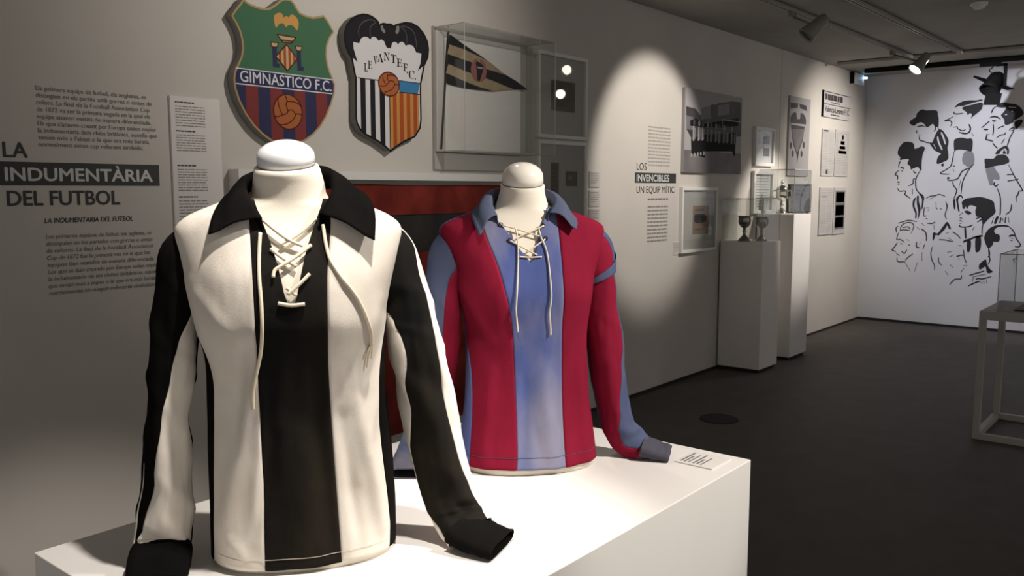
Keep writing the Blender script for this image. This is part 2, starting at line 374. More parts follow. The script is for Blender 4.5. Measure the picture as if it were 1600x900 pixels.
s1 = thing('club_shield', 'green, navy and maroon shield sign reading GIMNASTICO F.C. with a ball', 'shield sign', (2.5, WY, 1.82))
mesh('shield_body', *slab(O1, SP, WY), M['edge'], s1)
art('gold_border', [O1], .0005, M['gold'], s1)
I1 = inset(O1, .009); B1 = [(2.239,2.133),(2.776,2.135),(2.78,2.067),(2.234,2.066)]
zt, zl = (B1[0][1] + B1[1][1]) / 2, (B1[2][1] + B1[3][1]) / 2
xs = [p[0] for p in I1]; xa, xb = min(xs) + .003, max(xs) - .003
def between(poly, x0, x1, z0, z1, n=60):
    out = []
    for k in range(n):
        a, b = lerp(x0, x1, k / n), lerp(x0, x1, (k + 1) / n); sa, sb = span(poly, a), span(poly, b)
        if sa[0] is None or sb[0] is None: continue
        la, ha, lb, hb = max(sa[0], z0), min(sa[1], z1), max(sb[0], z0), min(sb[1], z1)
        if la < ha and lb < hb: out.append([(a, la), (b, lb), (b, hb), (a, ha)])
    return out
def clip(poly, z, above):
    out = []
    for k in range(len(poly)):
        (x0, z0), (x1, z1) = poly[k], poly[(k + 1) % len(poly)]; a, b = (z0 >= z) == above, (z1 >= z) == above
        if a: out.append((x0, z0))
        if a != b: out.append((lerp(x0, x1, (z - z0) / (z1 - z0)), z))
    return out
art('green_field', [clip(I1, zt, True)], .001, M['green'], s1)
art('navy_field', [clip(I1, zl, False)], .001, M['navy'], s1)
art('name_band', [clip(clip(I1, zt, False), zl, True)], .0012, M['navy'], s1)
for zz in (zt, zl): art('band_line', between(I1, xa, xb, zz - .0025, zz + .0025), .0016, M['letter'], s1)
for a, b in zip(*[iter([(2.282,2.044),(2.346,2.05),(2.411,2.056),(2.476,2.061),(2.543,2.055),(2.605,2.061),(2.67,2.058),(2.736,2.064)])] * 2):
    art('maroon_stripe', between(I1, a[0], b[0], 0, zl - .003, 16), .0014, M['maroon'], s1)
tx = [(2.256,2.12),(2.256,2.076),(2.764,2.078)]
letter('name_text', 'GIMNASTICO F.C.', tx[1][0], tx[2][0], (zl + zt) / 2 - .0225, .048, SP - .0018, M['letter'], s1, .016)
art('bat', [smooth2([(2.452,2.336),(2.443,2.367),(2.446,2.39),(2.47,2.405),(2.489,2.402),(2.493,2.388),(2.507,2.395),(2.519,2.395),(2.526,2.391),(2.531,2.402),(2.546,2.409),(2.569,2.397),(2.579,2.375),(2.57,2.341),(2.551,2.355),(2.534,2.36),(2.518,2.355),(2.508,2.346),(2.501,2.354),(2.487,2.361),(2.468,2.353)], 3)], .0016, M['orange'], s1)
CR = [(2.457,2.307),(2.561,2.307),(2.536,2.278),(2.486,2.277)]
art('crown', [CR], .0016, M['tan'], s1)
art('crown_line', sum([ribbon(l, .006, 1) for l in ([CR[0], CR[1]], [CR[1], CR[2]], [CR[2], CR[3]], [CR[3], CR[0]], [(2.479,2.285),(2.542,2.287)])], []), .0020, M['seam'], s1)
for cp, bd in (([(2.421,2.269),(2.463,2.27),(2.454,2.249),(2.427,2.248)], [(2.428,2.247),(2.454,2.248),(2.453,2.176),(2.466,2.176),(2.464,2.158),(2.43,2.158)]),
               ([(2.555,2.267),(2.596,2.27),(2.587,2.248),(2.564,2.248)], [(2.564,2.247),(2.587,2.248),(2.588,2.177),(2.603,2.176),(2.6,2.157),(2.565,2.157)])):
    art('tower_cap', [cp], .0018, M['tan'], s1); art('tower', [bd], .0016, M['navy'], s1)
    art('cap_line', sum([ribbon([cp[i], cp[(i + 1) % 4]], .005, 1) for i in range(4)], []), .0021, M['seam'], s1)
RH = [(2.507,2.268),(2.566,2.21),(2.508,2.149),(2.446,2.208)]
art('lozenge', [RH], .0022, M['tan'], s1)
rx0, rx1 = RH[3][0], RH[1][0]
for k in (.14, .36, .58, .80): art('lozenge_stripe', between(RH, lerp(rx0, rx1, k), lerp(rx0, rx1, k + .11), 0, 9, 4), .0025, M['rust'], s1)
art('lozenge_line', sum([ribbon([RH[i], RH[(i + 1) % 4]], .006, 1) for i in range(4)], []), .0028, M['seam'], s1)
def football(c, r, seams, parent, w, d):
    art('ball', [ellipse(c[0], c[1], r[0], r[1])], d, M['ball'], parent)
    art('ball_seam', sum([ribbon(s, w, 1) for s in seams], []) + ribbon(ellipse(c[0], c[1], r[0], r[1]) + [(c[0] + r[0], c[1])], w * 1.2, 1, 1), d + .0004, M['seam'], parent)
bc = [(2.505,1.962),(2.426,1.962),(2.586,1.962),(2.509,2.042),(2.503,1.882)]
football(bc[0], ((bc[2][0] - bc[1][0]) / 2, (bc[3][1] - bc[4][1]) / 2), [
    [(2.49,2.038),(2.501,2.013),(2.495,1.993),(2.504,1.97),(2.499,1.956),(2.477,1.947),(2.444,1.936),(2.429,1.94)], [(2.498,2.009),(2.532,2.011),(2.561,2.004),(2.584,1.992)],
    [(2.45,2.017),(2.455,1.986),(2.464,1.962),(2.473,1.948)], [(2.504,1.968),(2.526,1.972),(2.543,1.958),(2.544,1.945),(2.524,1.921),(2.49,1.904),(2.457,1.9)],
    [(2.545,1.953),(2.564,1.957),(2.584,1.952)]], s1, .0055, .0020)

O2 = [(2.853,2.337),(2.854,2.367),(2.867,2.403),(2.896,2.437),(2.931,2.459),(2.972,2.473),(3.003,2.476),(3.034,2.471),(3.065,2.458),(3.076,2.45),(3.079,2.432),(3.089,2.441),(3.113,2.449),(3.135,2.448),(3.162,2.452),(3.177,2.446),(3.185,2.443),(3.195,2.453),(3.229,2.464),(3.268,2.476),(3.314,2.478),(3.36,2.466),(3.401,2.437),(3.427,2.4),(3.435,2.359),(3.429,2.317),(3.401,2.272)] + [(3.388,2.226),(3.372,2.171),(3.371,2.112),(3.372,1.979),(3.363,1.934),(3.324,1.888),(3.238,1.855),(3.184,1.828),(3.144,1.804),(3.112,1.825),(3.055,1.854),(2.974,1.883),(2.944,1.902),(2.922,1.933),(2.916,1.96),(2.92,2.165)] + [(2.916,2.166),(2.896,2.252),(2.876,2.272),(2.86,2.304)]
s2 = thing('club_shield', 'white shield sign with black bat on top reading LEVANTE F.C.', 'shield sign', (3.15, WY, 1.80))
mesh('shield_body', *slab(O2, SP, WY), M['edge'], s2)
art('white_field', [O2], .0005, M['shield_white'], s2)
BT = [(2.853,2.337),(2.854,2.367),(2.867,2.403),(2.896,2.437),(2.931,2.459),(2.972,2.473),(3.003,2.476),(3.034,2.471),(3.065,2.458),(3.076,2.45),(3.079,2.432),(3.089,2.441),(3.113,2.449),(3.135,2.448),(3.162,2.452),(3.177,2.446),(3.185,2.443),(3.195,2.453),(3.229,2.464),(3.268,2.476),(3.314,2.478),(3.36,2.466),(3.401,2.437),(3.427,2.4),(3.435,2.359),(3.429,2.317),(3.401,2.272),(3.353,2.236),(3.374,2.278),(3.382,2.332),(3.343,2.332),(3.329,2.354),(3.318,2.364),(3.3,2.367),(3.28,2.364),(3.266,2.357),(3.255,2.371),(3.239,2.376),(3.224,2.37),(3.212,2.358),(3.196,2.368),(3.179,2.366),(3.168,2.358),(3.16,2.332),(3.132,2.33),(3.122,2.345),(3.114,2.361),(3.096,2.368),(3.086,2.364),(3.077,2.358),(3.058,2.373),(3.038,2.375),(3.029,2.37),(3.021,2.357),(3.003,2.367),(2.98,2.367),(2.959,2.355),(2.946,2.33),(2.908,2.331),(2.909,2.299),(2.932,2.237),(2.896,2.259),(2.876,2.272),(2.86,2.304)]
art('bat', [BT], .0012, M['shield_black'], s2)
art('wing_line', sum([ribbon(l, .006, .6) for l in ([(2.946,2.362),(2.942,2.39),(2.955,2.419),(2.982,2.442),(3.023,2.456),(3.057,2.453)], [(3.021,2.374),(3.017,2.405),(3.028,2.427),(3.059,2.447)],
    [(3.275,2.372),(3.273,2.412),(3.256,2.438),(3.223,2.451)], [(3.346,2.352),(3.342,2.393),(3.325,2.435),(3.285,2.454),(3.234,2.455)])], []), .0016, M['bone'], s2)
art('ear_mark', ribbon([(3.098,2.44),(3.103,2.42),(3.12,2.406)], .018, .6) + ribbon([(3.209,2.455),(3.21,2.431),(3.197,2.413)], .020, .6), .0018, M['edge'], s2)
J2 = inset(O2, .006)
ys = [(2.933,2.166),(3.147,2.173),(3.145,2.086),(3.369,2.109),(3.37,2.172),(3.214,2.167),(3.203,2.11),(3.369,2.113)]
zs2 = ys[0][1] - .006
for a, b in zip(*[iter([(2.948,2.09),(2.982,2.093),(3.013,2.096),(3.046,2.099),(3.077,2.055),(3.112,2.057)])] * 2):
    art('black_stripe', between(J2, a[0], b[0], 0, zs2, 8), .0012, M['shield_black'], s2)
xm = ys[2][0]; xr = max(p[0] for p in J2[30:50]); zr = ys[7][1]
art('amber_field', between(J2, xm, xr, 0, zr, 24), .0012, M['amber'], s2)
for a, b in zip(*[iter([(3.168,2.014),(3.194,2.016),(3.216,2.018),(3.244,2.019),(3.267,2.021),(3.293,2.023),(3.317,2.025),(3.344,2.026)])] * 2):
    art('red_stripe', between(J2, a[0], b[0], 0, zr, 8), .0015, M['rust'], s2)
art('blue_bar', between(J2, ys[5][0], xr, zr, ys[4][1], 10), .0014, M['sky'], s2)
art('border_line', ribbon(O2 + [O2[0]], .011, 1, 1) + ribbon([(ys[0][0], zs2), (xm, zs2)], .004, 1) + ribbon([(xm, zs2), (xm, span(O2, xm + .001)[0] + .004)], .005, 1)
    + ribbon([(ys[5][0], zr), (xr, zr)], .004, 1) + ribbon([(ys[5][0], ys[4][1]), (xr, ys[4][1])], .004, 1), .0019, M['outline'], s2)
bc = [(3.142,2.147),(3.072,2.145),(3.216,2.149),(3.14,2.207),(3.145,2.086)]
football(bc[0], ((bc[2][0] - bc[1][0]) / 2, (bc[3][1] - bc[4][1]) / 2), [
    [(3.133,2.2),(3.132,2.172),(3.142,2.159),(3.132,2.148),(3.112,2.135),(3.074,2.133)], [(3.101,2.197),(3.1,2.174),(3.11,2.156),(3.118,2.146)],
    [(3.142,2.161),(3.165,2.167),(3.181,2.153),(3.177,2.139),(3.151,2.117),(3.108,2.102)], [(3.183,2.148),(3.197,2.152),(3.216,2.147)], [(3.136,2.191),(3.165,2.196),(3.198,2.188)]], s2, .0055, .0022)
def serif(ch):
    t, h, s = .26, .10, .07      # thick, thin, serif height (unit box)
    bar = lambda x0, x1, z0, z1: [(x0, z0), (x1, z0), (x1, z1), (x0, z1)]
    if ch == 'L': return [bar(.2, .2 + t, 0, 1), bar(.02, .64, 1 - s, 1), bar(.02, 1, 0, s), bar(.88, 1, 0, .3)]
    if ch == 'E': return [bar(.16, .16 + t, 0, 1), bar(0, 1, 0, s), bar(0, .95, 1 - s, 1), bar(.3, .8, .48, .55), bar(.88, 1, 0, .27), bar(.84, .95, .76, 1), bar(.74, .82, .38, .66)]
    if ch == 'F': return [bar(.18, .18 + t, 0, 1), bar(0, .65, 0, s), bar(0, 1, 1 - s, 1), bar(.3, .8, .46, .53), bar(.89, 1, .74, 1), bar(.74, .82, .36, .64)]
    if ch == 'T': return [bar(.37, .37 + t, 0, 1), bar(.2, .8, 0, s), bar(0, 1, 1 - s, 1), bar(0, .1, .76, 1), bar(.9, 1, .76, 1)]
    if ch == 'V': return [[(.08, 1), (.34, 1), (.60, 0), (.48, 0)], [(.80, 1), (.9, 1), (.58, 0), (.5, 0)], bar(0, .45, 1 - s, 1), bar(.66, 1, 1 - s, 1)]
    if ch == 'A': return [[(.40, 1), (.54, 1), (.92, 0), (.66, 0)], [(.44, 1), (.5, 1), (.18, 0), (.08, 0)], bar(0, .32, 0, s), bar(.56, 1, 0, s), bar(.24, .72, .32, .39)]
    if ch == 'N': return [bar(.12, .21, 0, 1), bar(.80, .89, 0, 1), [(.10, 1), (.34, 1), (.89, 0), (.78, 0)], bar(0, .34, 0, s), bar(.66, 1, 1 - s, 1), bar(0, .2, 1 - s, 1)]
    if ch == 'C':
        P = []
        for k in range(14):
            a, b = R(48 + 264 * k / 14), R(48 + 264 * (k + 1) / 14); w = lambda q: .06 + .2 * max(0, -math.cos(q)) ** 1.5
            P.append([(.52 + .5 * math.cos(a), .5 + .5 * math.sin(a)), (.52 + .5 * math.cos(b), .5 + .5 * math.sin(b)), (.52 + (.5 - w(b)) * math.cos(b), .5 + (.5 - .06) * math.sin(b)), (.52 + (.5 - w(a)) * math.cos(a), .5 + (.5 - .06) * math.sin(a))])
        return P + [bar(.84, .94, .68, .98)]
    return [bar(.2, .8, 0, 1)]
for ch, q in zip('LEVANTEF.C.', ([(2.969,2.236),(2.975,2.195),(2.997,2.197)], [(2.998,2.252),(3.001,2.212),(3.028,2.215)], [(3.022,2.28),(3.037,2.24),(3.066,2.243)], [(3.064,2.294),(3.065,2.253),(3.106,2.258)],
        [(3.107,2.307),(3.109,2.265),(3.15,2.27)], [(3.156,2.301),(3.158,2.259),(3.198,2.263)], [(3.198,2.286),(3.199,2.244),(3.237,2.248)], [(3.243,2.265),(3.244,2.225),(3.278,2.228)],
        [(3.269,2.225),(3.269,2.216),(3.282,2.218)], [(3.284,2.234),(3.284,2.19),(3.329,2.193)], [(3.326,2.198),(3.326,2.188),(3.339,2.189)])):
    x0, z1 = q[0]; x0 = q[1][0]; z0 = q[1][1]; x1 = q[2][0]
    art('letter', [[(lerp(x0, x1, u), lerp(z0, z1, v)) for u, v in P] for P in serif(ch)], .0016, M['outline'], s2)

# ---------------------------------------------------------------- pennant in its acrylic box
t = thing('display_box', 'clear acrylic wall box with white backing that holds the striped pennant', 'display box', (3.92, WY, 1.72))
bevel(mesh('base_panel', *box(3.51, 4.40, WY - .02, WY - .0003, 1.715, 2.50), M['mount'], t), .002)  # grey strip below the cover stands in for its reflected underside
bevel(mesh('backing_board', *box(3.513, 4.253, WY - .038, WY - .02, 1.815, 2.475), M['board'], t), .002)
def shell(x0, x1, y0, y1, z0, z1, th, bottom=False, back=False):
    bs = [box(x0, x1, y0, y0 + th, z0, z1), box(x0, x0 + th, y0 + th, y1, z0, z1), box(x1 - th, x1, y0 + th, y1, z0, z1), box(x0 + th, x1 - th, y0 + th, y1, z1 - th, z1)]
    if bottom: bs.append(box(x0 + th, x1 - th, y0 + th, y1, z0, z0 + th))
    if back: bs.append(box(x0 + th, x1 - th, y1 - th, y1, z0, z1 - th))
    return join(*bs)
mesh('acrylic_cover', *shell(3.512, 4.333, 3.204, WY - .02, 1.812, 2.492, .005, True), M['acrylic'], t)
eg = join(*[tube([a, b], .0022, 5) for a, b in (((3.513, 3.205, 1.81), (3.513, 3.205, 2.492)), ((4.332, 3.205, 1.81), (4.332, 3.205, 2.492)), ((3.513, 3.205, 2.491), (4.332, 3.205, 2.491)),
    ((3.513, 3.205, 1.813), (4.332, 3.205, 1.813)), ((3.513, 3.205, 2.491), (3.513, 3.43, 2.491)), ((4.332, 3.205, 2.491), (4.332, 3.43, 2.491)))])
mesh('glued_edge', *eg, mat('frosted_edge', (.42, .41, .40), .5), t)
PP = 3.400
t = thing('pennant', 'black and cream striped pennant with pink badge on a thin pole', 'pennant', (3.58, PP, 1.83))
def wavy(polys, d=0):
    V, Fc = flat(polys, PP); V2 = [(x, PP - d + .006 * math.sin((x - 3.58) * 14) * min(1, (x - 3.56) * 4), z) for x, y, z in V]; return V2, Fc
def cut(poly, n=26):
    xs = [p[0] for p in poly]; return between(poly, min(xs) + 1e-4, max(xs) - 1e-4, 0, 9, n)
PO = [(3.59,2.454),(3.609,2.464),(3.732,2.421),(3.852,2.379),(3.936,2.348),(4.064,2.303),(4.199,2.265),(4.306,2.22),(4.199,2.212),(4.064,2.195),(3.963,2.183),(3.851,2.181),(3.736,2.179),(3.638,2.186),(3.571,2.195),(3.569,2.246),(3.579,2.345)]
mesh('black_cloth', *wavy(cut(PO, 40)), M['pen_black'], t)
mesh('cream_stripe', *wavy(cut([(3.587,2.409),(3.725,2.396),(3.839,2.371),(3.936,2.348),(4.064,2.303),(4.101,2.29),(3.978,2.299),(3.907,2.305),(3.791,2.33),(3.724,2.338),(3.583,2.354)]), .0012), M['pen_cream'], t)
mesh('cream_stripe', *wavy(cut([(3.574,2.303),(3.724,2.277),(3.838,2.26),(3.935,2.247),(4.05,2.231),(4.184,2.211),(4.064,2.195),(3.963,2.183),(3.851,2.196),(3.736,2.217),(3.639,2.236),(3.57,2.248)]), .0012), M['pen_cream'], t)
bq = [(3.844,2.291),(3.779,2.298),(3.911,2.285),(3.832,2.357),(3.855,2.221)]
mesh('badge', *wavy(cut(ellipse(bq[0][0], bq[0][1], (bq[2][0] - bq[1][0]) / 2, (bq[3][1] - bq[4][1]) / 2), 16), .0024), M['pen_red'], t)
mesh('badge_emblem', *wavy(cut([(3.818,2.333),(3.838,2.34),(3.88,2.322),(3.876,2.29),(3.845,2.22),(3.828,2.241),(3.838,2.277),(3.821,2.302)], 10), .0034), M['pen_black'], t)
mesh('badge_mark', *wavy(cut([(3.826,2.312),(3.873,2.309),(3.869,2.298),(3.828,2.302)], 6), .0042), M['ph_light'], t)
pl = [(3.6,2.471),(3.535,1.828)]
mesh('pole', *tube([(pl[0][0], PP + .004, pl[0][1] + .006), (pl[1][0], PP + .004, pl[1][1])], .0055, 8), M['wood'], t, True)

# ---------------------------------------------------------------- framed items on the long wall
def frame(name, label, cat, x0, x1, z0, z1, wl=.02, depth=.035, glazed=True, group=None, wall=WY, fm='white', mm='mount', tilt=0):
    t = thing(name, label, cat, ((x0 + x1) / 2, wall, z0), 0, group); y0 = wall - depth
    for nm, b in (('top_rail', (x0, x1, y0, wall, z1 - wl, z1)), ('bottom_rail', (x0, x1, y0, wall, z0, z0 + wl)), ('stile', (x0, x0 + wl, y0, wall, z0 + wl, z1 - wl)), ('stile', (x1 - wl, x1, y0, wall, z0 + wl, z1 - wl))):
        bevel(mesh(nm, *box(*b), M[fm], t), .0015)
    mesh('mount', *box(x0 + wl, x1 - wl, wall - .012, wall, z0 + wl, z1 - wl), M[mm], t)
    if glazed: mesh('glass_pane', *box(x0 + wl, x1 - wl, y0 + .008, y0 + .0105, z0 + wl, z1 - wl), M['glass'], t)
    return t
def sheet(parent, name, x0, x1, z0, z1, m, d=.0135, wall=WY): return mesh(name, *box(x0, x1, wall - d, wall - .011, z0, z1), M[m], parent)
t = frame('framed_document', 'white frame holding one brown square document, right of the pennant box', 'framed document', 4.441, 4.994, 1.937, 2.487, .024, glazed=False)
V = [(4.466, 3.4365, 1.962), (4.969, 3.4365, 1.962), (4.969, 3.4125, 2.462), (4.466, 3.4125, 2.462)]
mesh('glass_pane', V, [[0, 1, 2, 3]], M['glass'], t)  # leaned forward to place the lamp's reflection
mesh('reflecting_sheet', *box(4.595, 4.875, 3.4355, 3.4358, 2.112, 2.320), M['glass'], t)  # extra upright sheet, added to give a second lamp reflection
d = sheet(t, 'document', 4.601, 4.869, 2.12, 2.315, 'paper_dark'); mesh('handwriting', *flat(dashes(4.63, 4.84, 2.14, 2.30, 9, .22, 5), WY - .0142), M['sketch'], t)
t = frame('framed_document', 'white frame holding a narrow brown strip and a small card', 'framed document', 4.442, 4.992, 1.288, 1.923, .024)
sheet(t, 'paper_strip', 4.605, 4.691, 1.566, 1.781, 'paper_dark'); sheet(t, 'small_card', 4.771, 4.906, 1.626, 1.726, 'paper_dark')
mesh('strip_print', *flat(dashes(4.615, 4.68, 1.58, 1.77, 7, .35, 6), WY - .0142), M['sketch'], t); mesh('card_print', *flat([rect(4.80, 4.84, 1.665, 1.70)], WY - .0142), M['paper'], t)
for k, (z0, z1, lb) in enumerate(((1.618, 1.730, 'top small white label card beside the lower white frame'), (1.484, 1.597, 'middle small white label card beside the lower white frame'), (1.352, 1.466, 'bottom small white label card beside the lower white frame'))):
    t = thing('label_card', lb, 'label', (5.14, WY, z0)); mesh('card', *box(5.064, 5.196, WY - .006, WY, z0, z1), M['card'], t)
    mesh('print', *flat(dashes(5.077, 5.185, z0 + .02, z1 - .012, 5, .3, 70 + k), WY - .0065), M['midtext'], t)
# big box frame with the flag, behind the mannequins
t = thing('flag_frame', 'wide white box frame with a worn red and black flag behind the shirts', 'framed flag', (3.3, WY, .15))
fx0, fx1, fz0, fz1, fy = 2.213, 4.42, .16, 1.693, 3.372
for nm, b in (('top_rail', (fx0, fx1, fy, WY, fz1 - .042, fz1)), ('bottom_rail', (fx0, fx1, fy, WY, fz0, fz0 + .042)), ('stile', (fx0, fx0 + .042, fy, WY, fz0 + .042, fz1 - .042)), ('stile', (fx1 - .042, fx1, fy, WY, fz0 + .042, fz1 - .042))):
    bevel(mesh(nm, *box(*b), M['white'], t), .0015)
mesh('mount', *box(fx0 + .042, fx1 - .042, WY - .02, WY, fz0 + .042, fz1 - .042), M['mount'], t)
def cloth(name, z0, z1, m):
    V, Fc = [], []; nx, nz = 60, 14
    for j in range(nz + 1):
        for i in range(nx + 1):
            x = lerp(2.30, 4.36, i / nx); z = lerp(z0, z1, j / nz); V.append((x, WY - .027 + .004 * noise.noise(Vector((x * 3, z * 5, 1))), z + .004 * noise.noise(Vector((x * 2.5, 3, z * 2)))))
    for j in range(nz):
        for i in range(nx): Fc.append([j*(nx+1)+i, j*(nx+1)+i+1, (j+1)*(nx+1)+i+1, (j+1)*(nx+1)+i])
    return mesh(name, V, Fc, M[m], t, True)
cloth('red_stripe', 1.4665, 1.628, 'flag_red'); cloth('dark_stripe', 1.262, 1.469, 'flag_dark'); cloth('red_stripe', .265, 1.264, 'flag_red')
mesh('seam', *join(*[tube([(2.30, WY - .030, z), (4.36, WY - .030, z)], .0025, 5) for z in (1.467, 1.263)]), M['flag_dark'], t)

# team photograph print
t = thing('photo_panel', 'large black and white team photograph panel beside the light pool', 'photograph', (6.98, WY, 1.745))
bevel(mesh('panel', *box(6.391, 7.465, WY - .03, WY - .0003, 1.744, 2.426), M['ph_light'], t), .001)
pf = WY - .0305
mesh('ground_print', *flat([rect(6.391, 7.465, 1.744, 1.927)], pf), M['ph_mid'], t)
mesh('backdrop_print', *flat([[(6.406,2.276),(6.568,2.266),(6.655,2.22),(6.854,2.322),(6.954,2.33),(6.964,2.34),(7.244,2.379),(7.441,2.385),(7.451,2.082),(6.525,2.012),(6.42,2.094)]], pf - .0002), M['ph_dark'], t)
for pg in ([(6.413,2.204),(6.534,2.195),(6.54,2.091),(6.418,2.093)], [(6.671,2.278),(6.835,2.312),(6.841,2.205),(6.676,2.186)], [(6.975,2.322),(7.202,2.357),(7.208,2.266),(6.981,2.232)]): mesh('wall_print', *flat([pg], pf - .0004), M['ph_mid'], t)
mesh('player_print', *flat([[(6.502,2.02),(6.731,2.066),(7.349,2.106),(7.342,1.888),(7.272,1.942),(7.144,1.938),(6.758,1.925),(6.751,1.871),(6.512,1.899)], [(6.48,2.166),(6.572,2.188),(6.648,2.18),(6.726,2.154),(7.384,2.24),(7.389,2.174),(7.09,2.139),(6.728,2.128),(6.482,2.123)]], pf - .0006), M['ph_black'], t)
for k in range(11):
    x = 6.53 + k * .078 + .012 * (k % 2); g = 'ph_light' if k < 3 else 'ph_mid'
    mesh('jersey_print', *flat([rect(x, x + .028, 2.005 + .004 * (k % 3), 2.125 - .003 * k), rect(x + .036, x + .044, 2.02, 2.11)], pf - .0008), M[g], t)
    mesh('head_print', *flat([ellipse(x + .02, 2.155 - .002 * k, .020, .026, 10)], pf - .0009), M['ph_mid' if k % 2 else 'ph_dark'], t)
for k in range(5): mesh('boot_print', *flat([ellipse(6.515 + k * .055, 1.885 + .006 * k, .016, .018, 8)], pf - .0009), M['ph_light'], t)
mesh('goal_print', *flat(ribbon([(7.07, 2.13), (7.07, 2.21)], .008, 1) + ribbon([(7.07, 2.21), (7.46, 2.21)], .008, 1), pf - .0009), M['ph_light'], t)

t = frame('framed_leaflet', 'white frame holding a small brown leaflet, below the team photograph', 'framed leaflet', 6.375, 7.014, 1.08, 1.622, .024)
sheet(t, 'leaflet', 6.6, 6.894, 1.227, 1.468, 'paper_brown')
mesh('leaflet_print', *flat([smooth2([(6.628,1.393),(6.726,1.397),(6.826,1.389),(6.841,1.336),(6.729,1.322),(6.631,1.331)], 3)], WY - .0142), M['ph_black'], t)
mesh('leaflet_text', *flat(dashes(6.64, 6.86, 1.25, 1.275, 1, .6, 3) + dashes(6.64, 6.86, 1.41, 1.44, 1, .6, 4), WY - .0142), M['ph_dark'], t)
t = thing('label_card', 'small pale label card below the faint paragraph, left of the leaflet frame', 'label', (6.345, WY, 1.07)); mesh('card', *box(6.288, 6.405, WY - .006, WY, 1.072, 1.178), M['card'], t)
mesh('print', *flat(dashes(6.30, 6.39, 1.09, 1.165, 5, .3, 77), WY - .0065), M['midtext'], t)
t = frame('framed_stamps', 'small white frame holding two dark stamps one above the other', 'framed stamps', 7.78, 8.222, 1.828, 2.194, .03, mm='board')
sheet(t, 'stamp', 8, 8.139, 2.043, 2.113, 'ph_mid'); sheet(t, 'stamp', 8, 8.139, 1.924, 2.003, 'ph_mid')
t = frame('framed_sheet', 'pale framed sheet of print directly behind the near plinth', 'framed sheet', 7.768, 8.222, 1.378, 1.78, .03, mm='board')
mesh('print', *flat(dashes(7.87, 8.16, 1.42, 1.74, 12, .3, 31), WY - .0130), M['midtext'], t)
# far stretch
fw = FY
t = thing('poster', 'tall pale poster with dark bat crest, above the silver cup', 'poster', (8.95, fw, 1.747))
bevel(mesh('panel', *box(8.585, 9.144, fw - .02, fw, 1.746, 2.543), M['ph_light'], t), .001)
q = fw - .0205
mesh('crest_print', *flat([smooth2([(8.614,2.275),(8.621,2.345),(8.709,2.385),(8.764,2.374),(8.782,2.325),(8.863,2.33),(8.871,2.381),(8.94,2.386),(9.013,2.35),(9.033,2.29),(8.984,2.226),(8.967,2.123),(8.881,2.017),(8.827,1.868),(8.804,1.964),(8.7,2.071),(8.647,2.208)], 3)], q), M['ph_dark'], t)
mesh('crest_band', *flat([[(8.627,2.276),(9.021,2.279),(9.009,2.256),(8.629,2.256)]], q - .0003), M['ph_light'], t)
mesh('crest_lower', *flat([[(8.66,2.213),(9.003,2.232),(8.94,2.111),(8.866,2.027),(8.817,1.974),(8.727,2.072)]], q - .0003), M['ph_mid'], t)
for qd in ([(8.596,2.471),(8.793,2.481),(8.798,2.436),(8.601,2.412)], [(8.834,2.479),(9.028,2.473),(9.056,2.419),(8.852,2.435)]): mesh('heading_print', *flat([qd], q), M['ph_dark'], t)
for c in [(8.644,2.049),(8.702,1.971),(8.992,2.067),(8.94,1.973)]: mesh('leaf_print', *flat([ellipse(c[0], c[1], .03, .035, 10)], q), M['ph_dark'], t)
t = thing('picture', 'dark photograph in a thin black frame beside the silver cup', 'photograph', (9.04, fw, 1.37))
mesh('frame', *box(8.656, 9.253, fw - .025, fw, 1.367, 1.66), M['blackm'], t); mesh('photo', *box(8.671, 9.238, fw - .027, fw - .024, 1.382, 1.645), M['ph_dark'], t)
mesh('photo_shade', *flat([[(8.617,1.538),(8.763,1.532),(8.835,1.491),(8.945,1.49),(8.982,1.536),(9.159,1.609),(9.198,1.371),(8.631,1.382)]], fw - .0275), M['ph_mid'], t)
mesh('glass_pane', *box(8.671, 9.238, fw - .033, fw - .031, 1.382, 1.645), M['glass'], t)
t = thing('headline_panel', 'white newspaper headline panel reading Valencia-Levante F. C. high near the corner', 'text panel', (10.06, fw, 2.395))
mesh('panel', *box(9.525, 10.4, fw - .02, fw, 2.398, 2.680), M['news'], t)
mesh('panel_edge', *box(9.517, 9.525, fw - .022, fw, 2.398, 2.680), M['blackm'], t)
letter('headline_text', 'Valencia-Levante F. C.', 9.565, 10.36, 2.455, .062, fw - .0215, M['dark'], t, .03)
mesh('print', *flat(dashes(9.565, 10.37, 2.575, 2.645, 1, .9, 51, ragged=0), fw - .0215), M['ph_dark'], t)
mesh('print', *flat(dashes(9.753, 10.15, 2.553, 2.566, 1, .8, 52, ragged=0), fw - .0215), M['ph_dark'], t)
mesh('print', *flat(dashes(9.753, 10.15, 2.418, 2.436, 1, .7, 53, ragged=.3), fw - .0215), M['ph_dark'], t)
for za in (2.533, 2.664): mesh('rule', *flat([rect(9.535, 10.39, za, za + .008)], fw - .0215), M['ph_dark'], t)
def pages(label, z0, z1, xa, seed, pics):
    t = thing('newspaper_page', label, 'newspaper page', ((xa[0] + xa[1]) / 2, fw, z0))
    mesh('sheet', *box(xa[0], xa[1], fw - .014, fw, z0, z1), M['news'], t)
    mesh('print', *flat(dashes(xa[0] + .02, lerp(*xa, .48), z0 + .02, z1 - .03, 26, .4, seed) + dashes(lerp(*xa, .52), xa[1] - .02, z0 + .02, z1 - .03, 26, .4, seed + 1), fw - .0145), M['fade'], t)
    for (a, b, c, d, m) in pics: mesh('picture_print', *flat([rect(lerp(*xa, a), lerp(*xa, b), lerp(z0, z1, c), lerp(z0, z1, d))], fw - .0155), M[m], t)
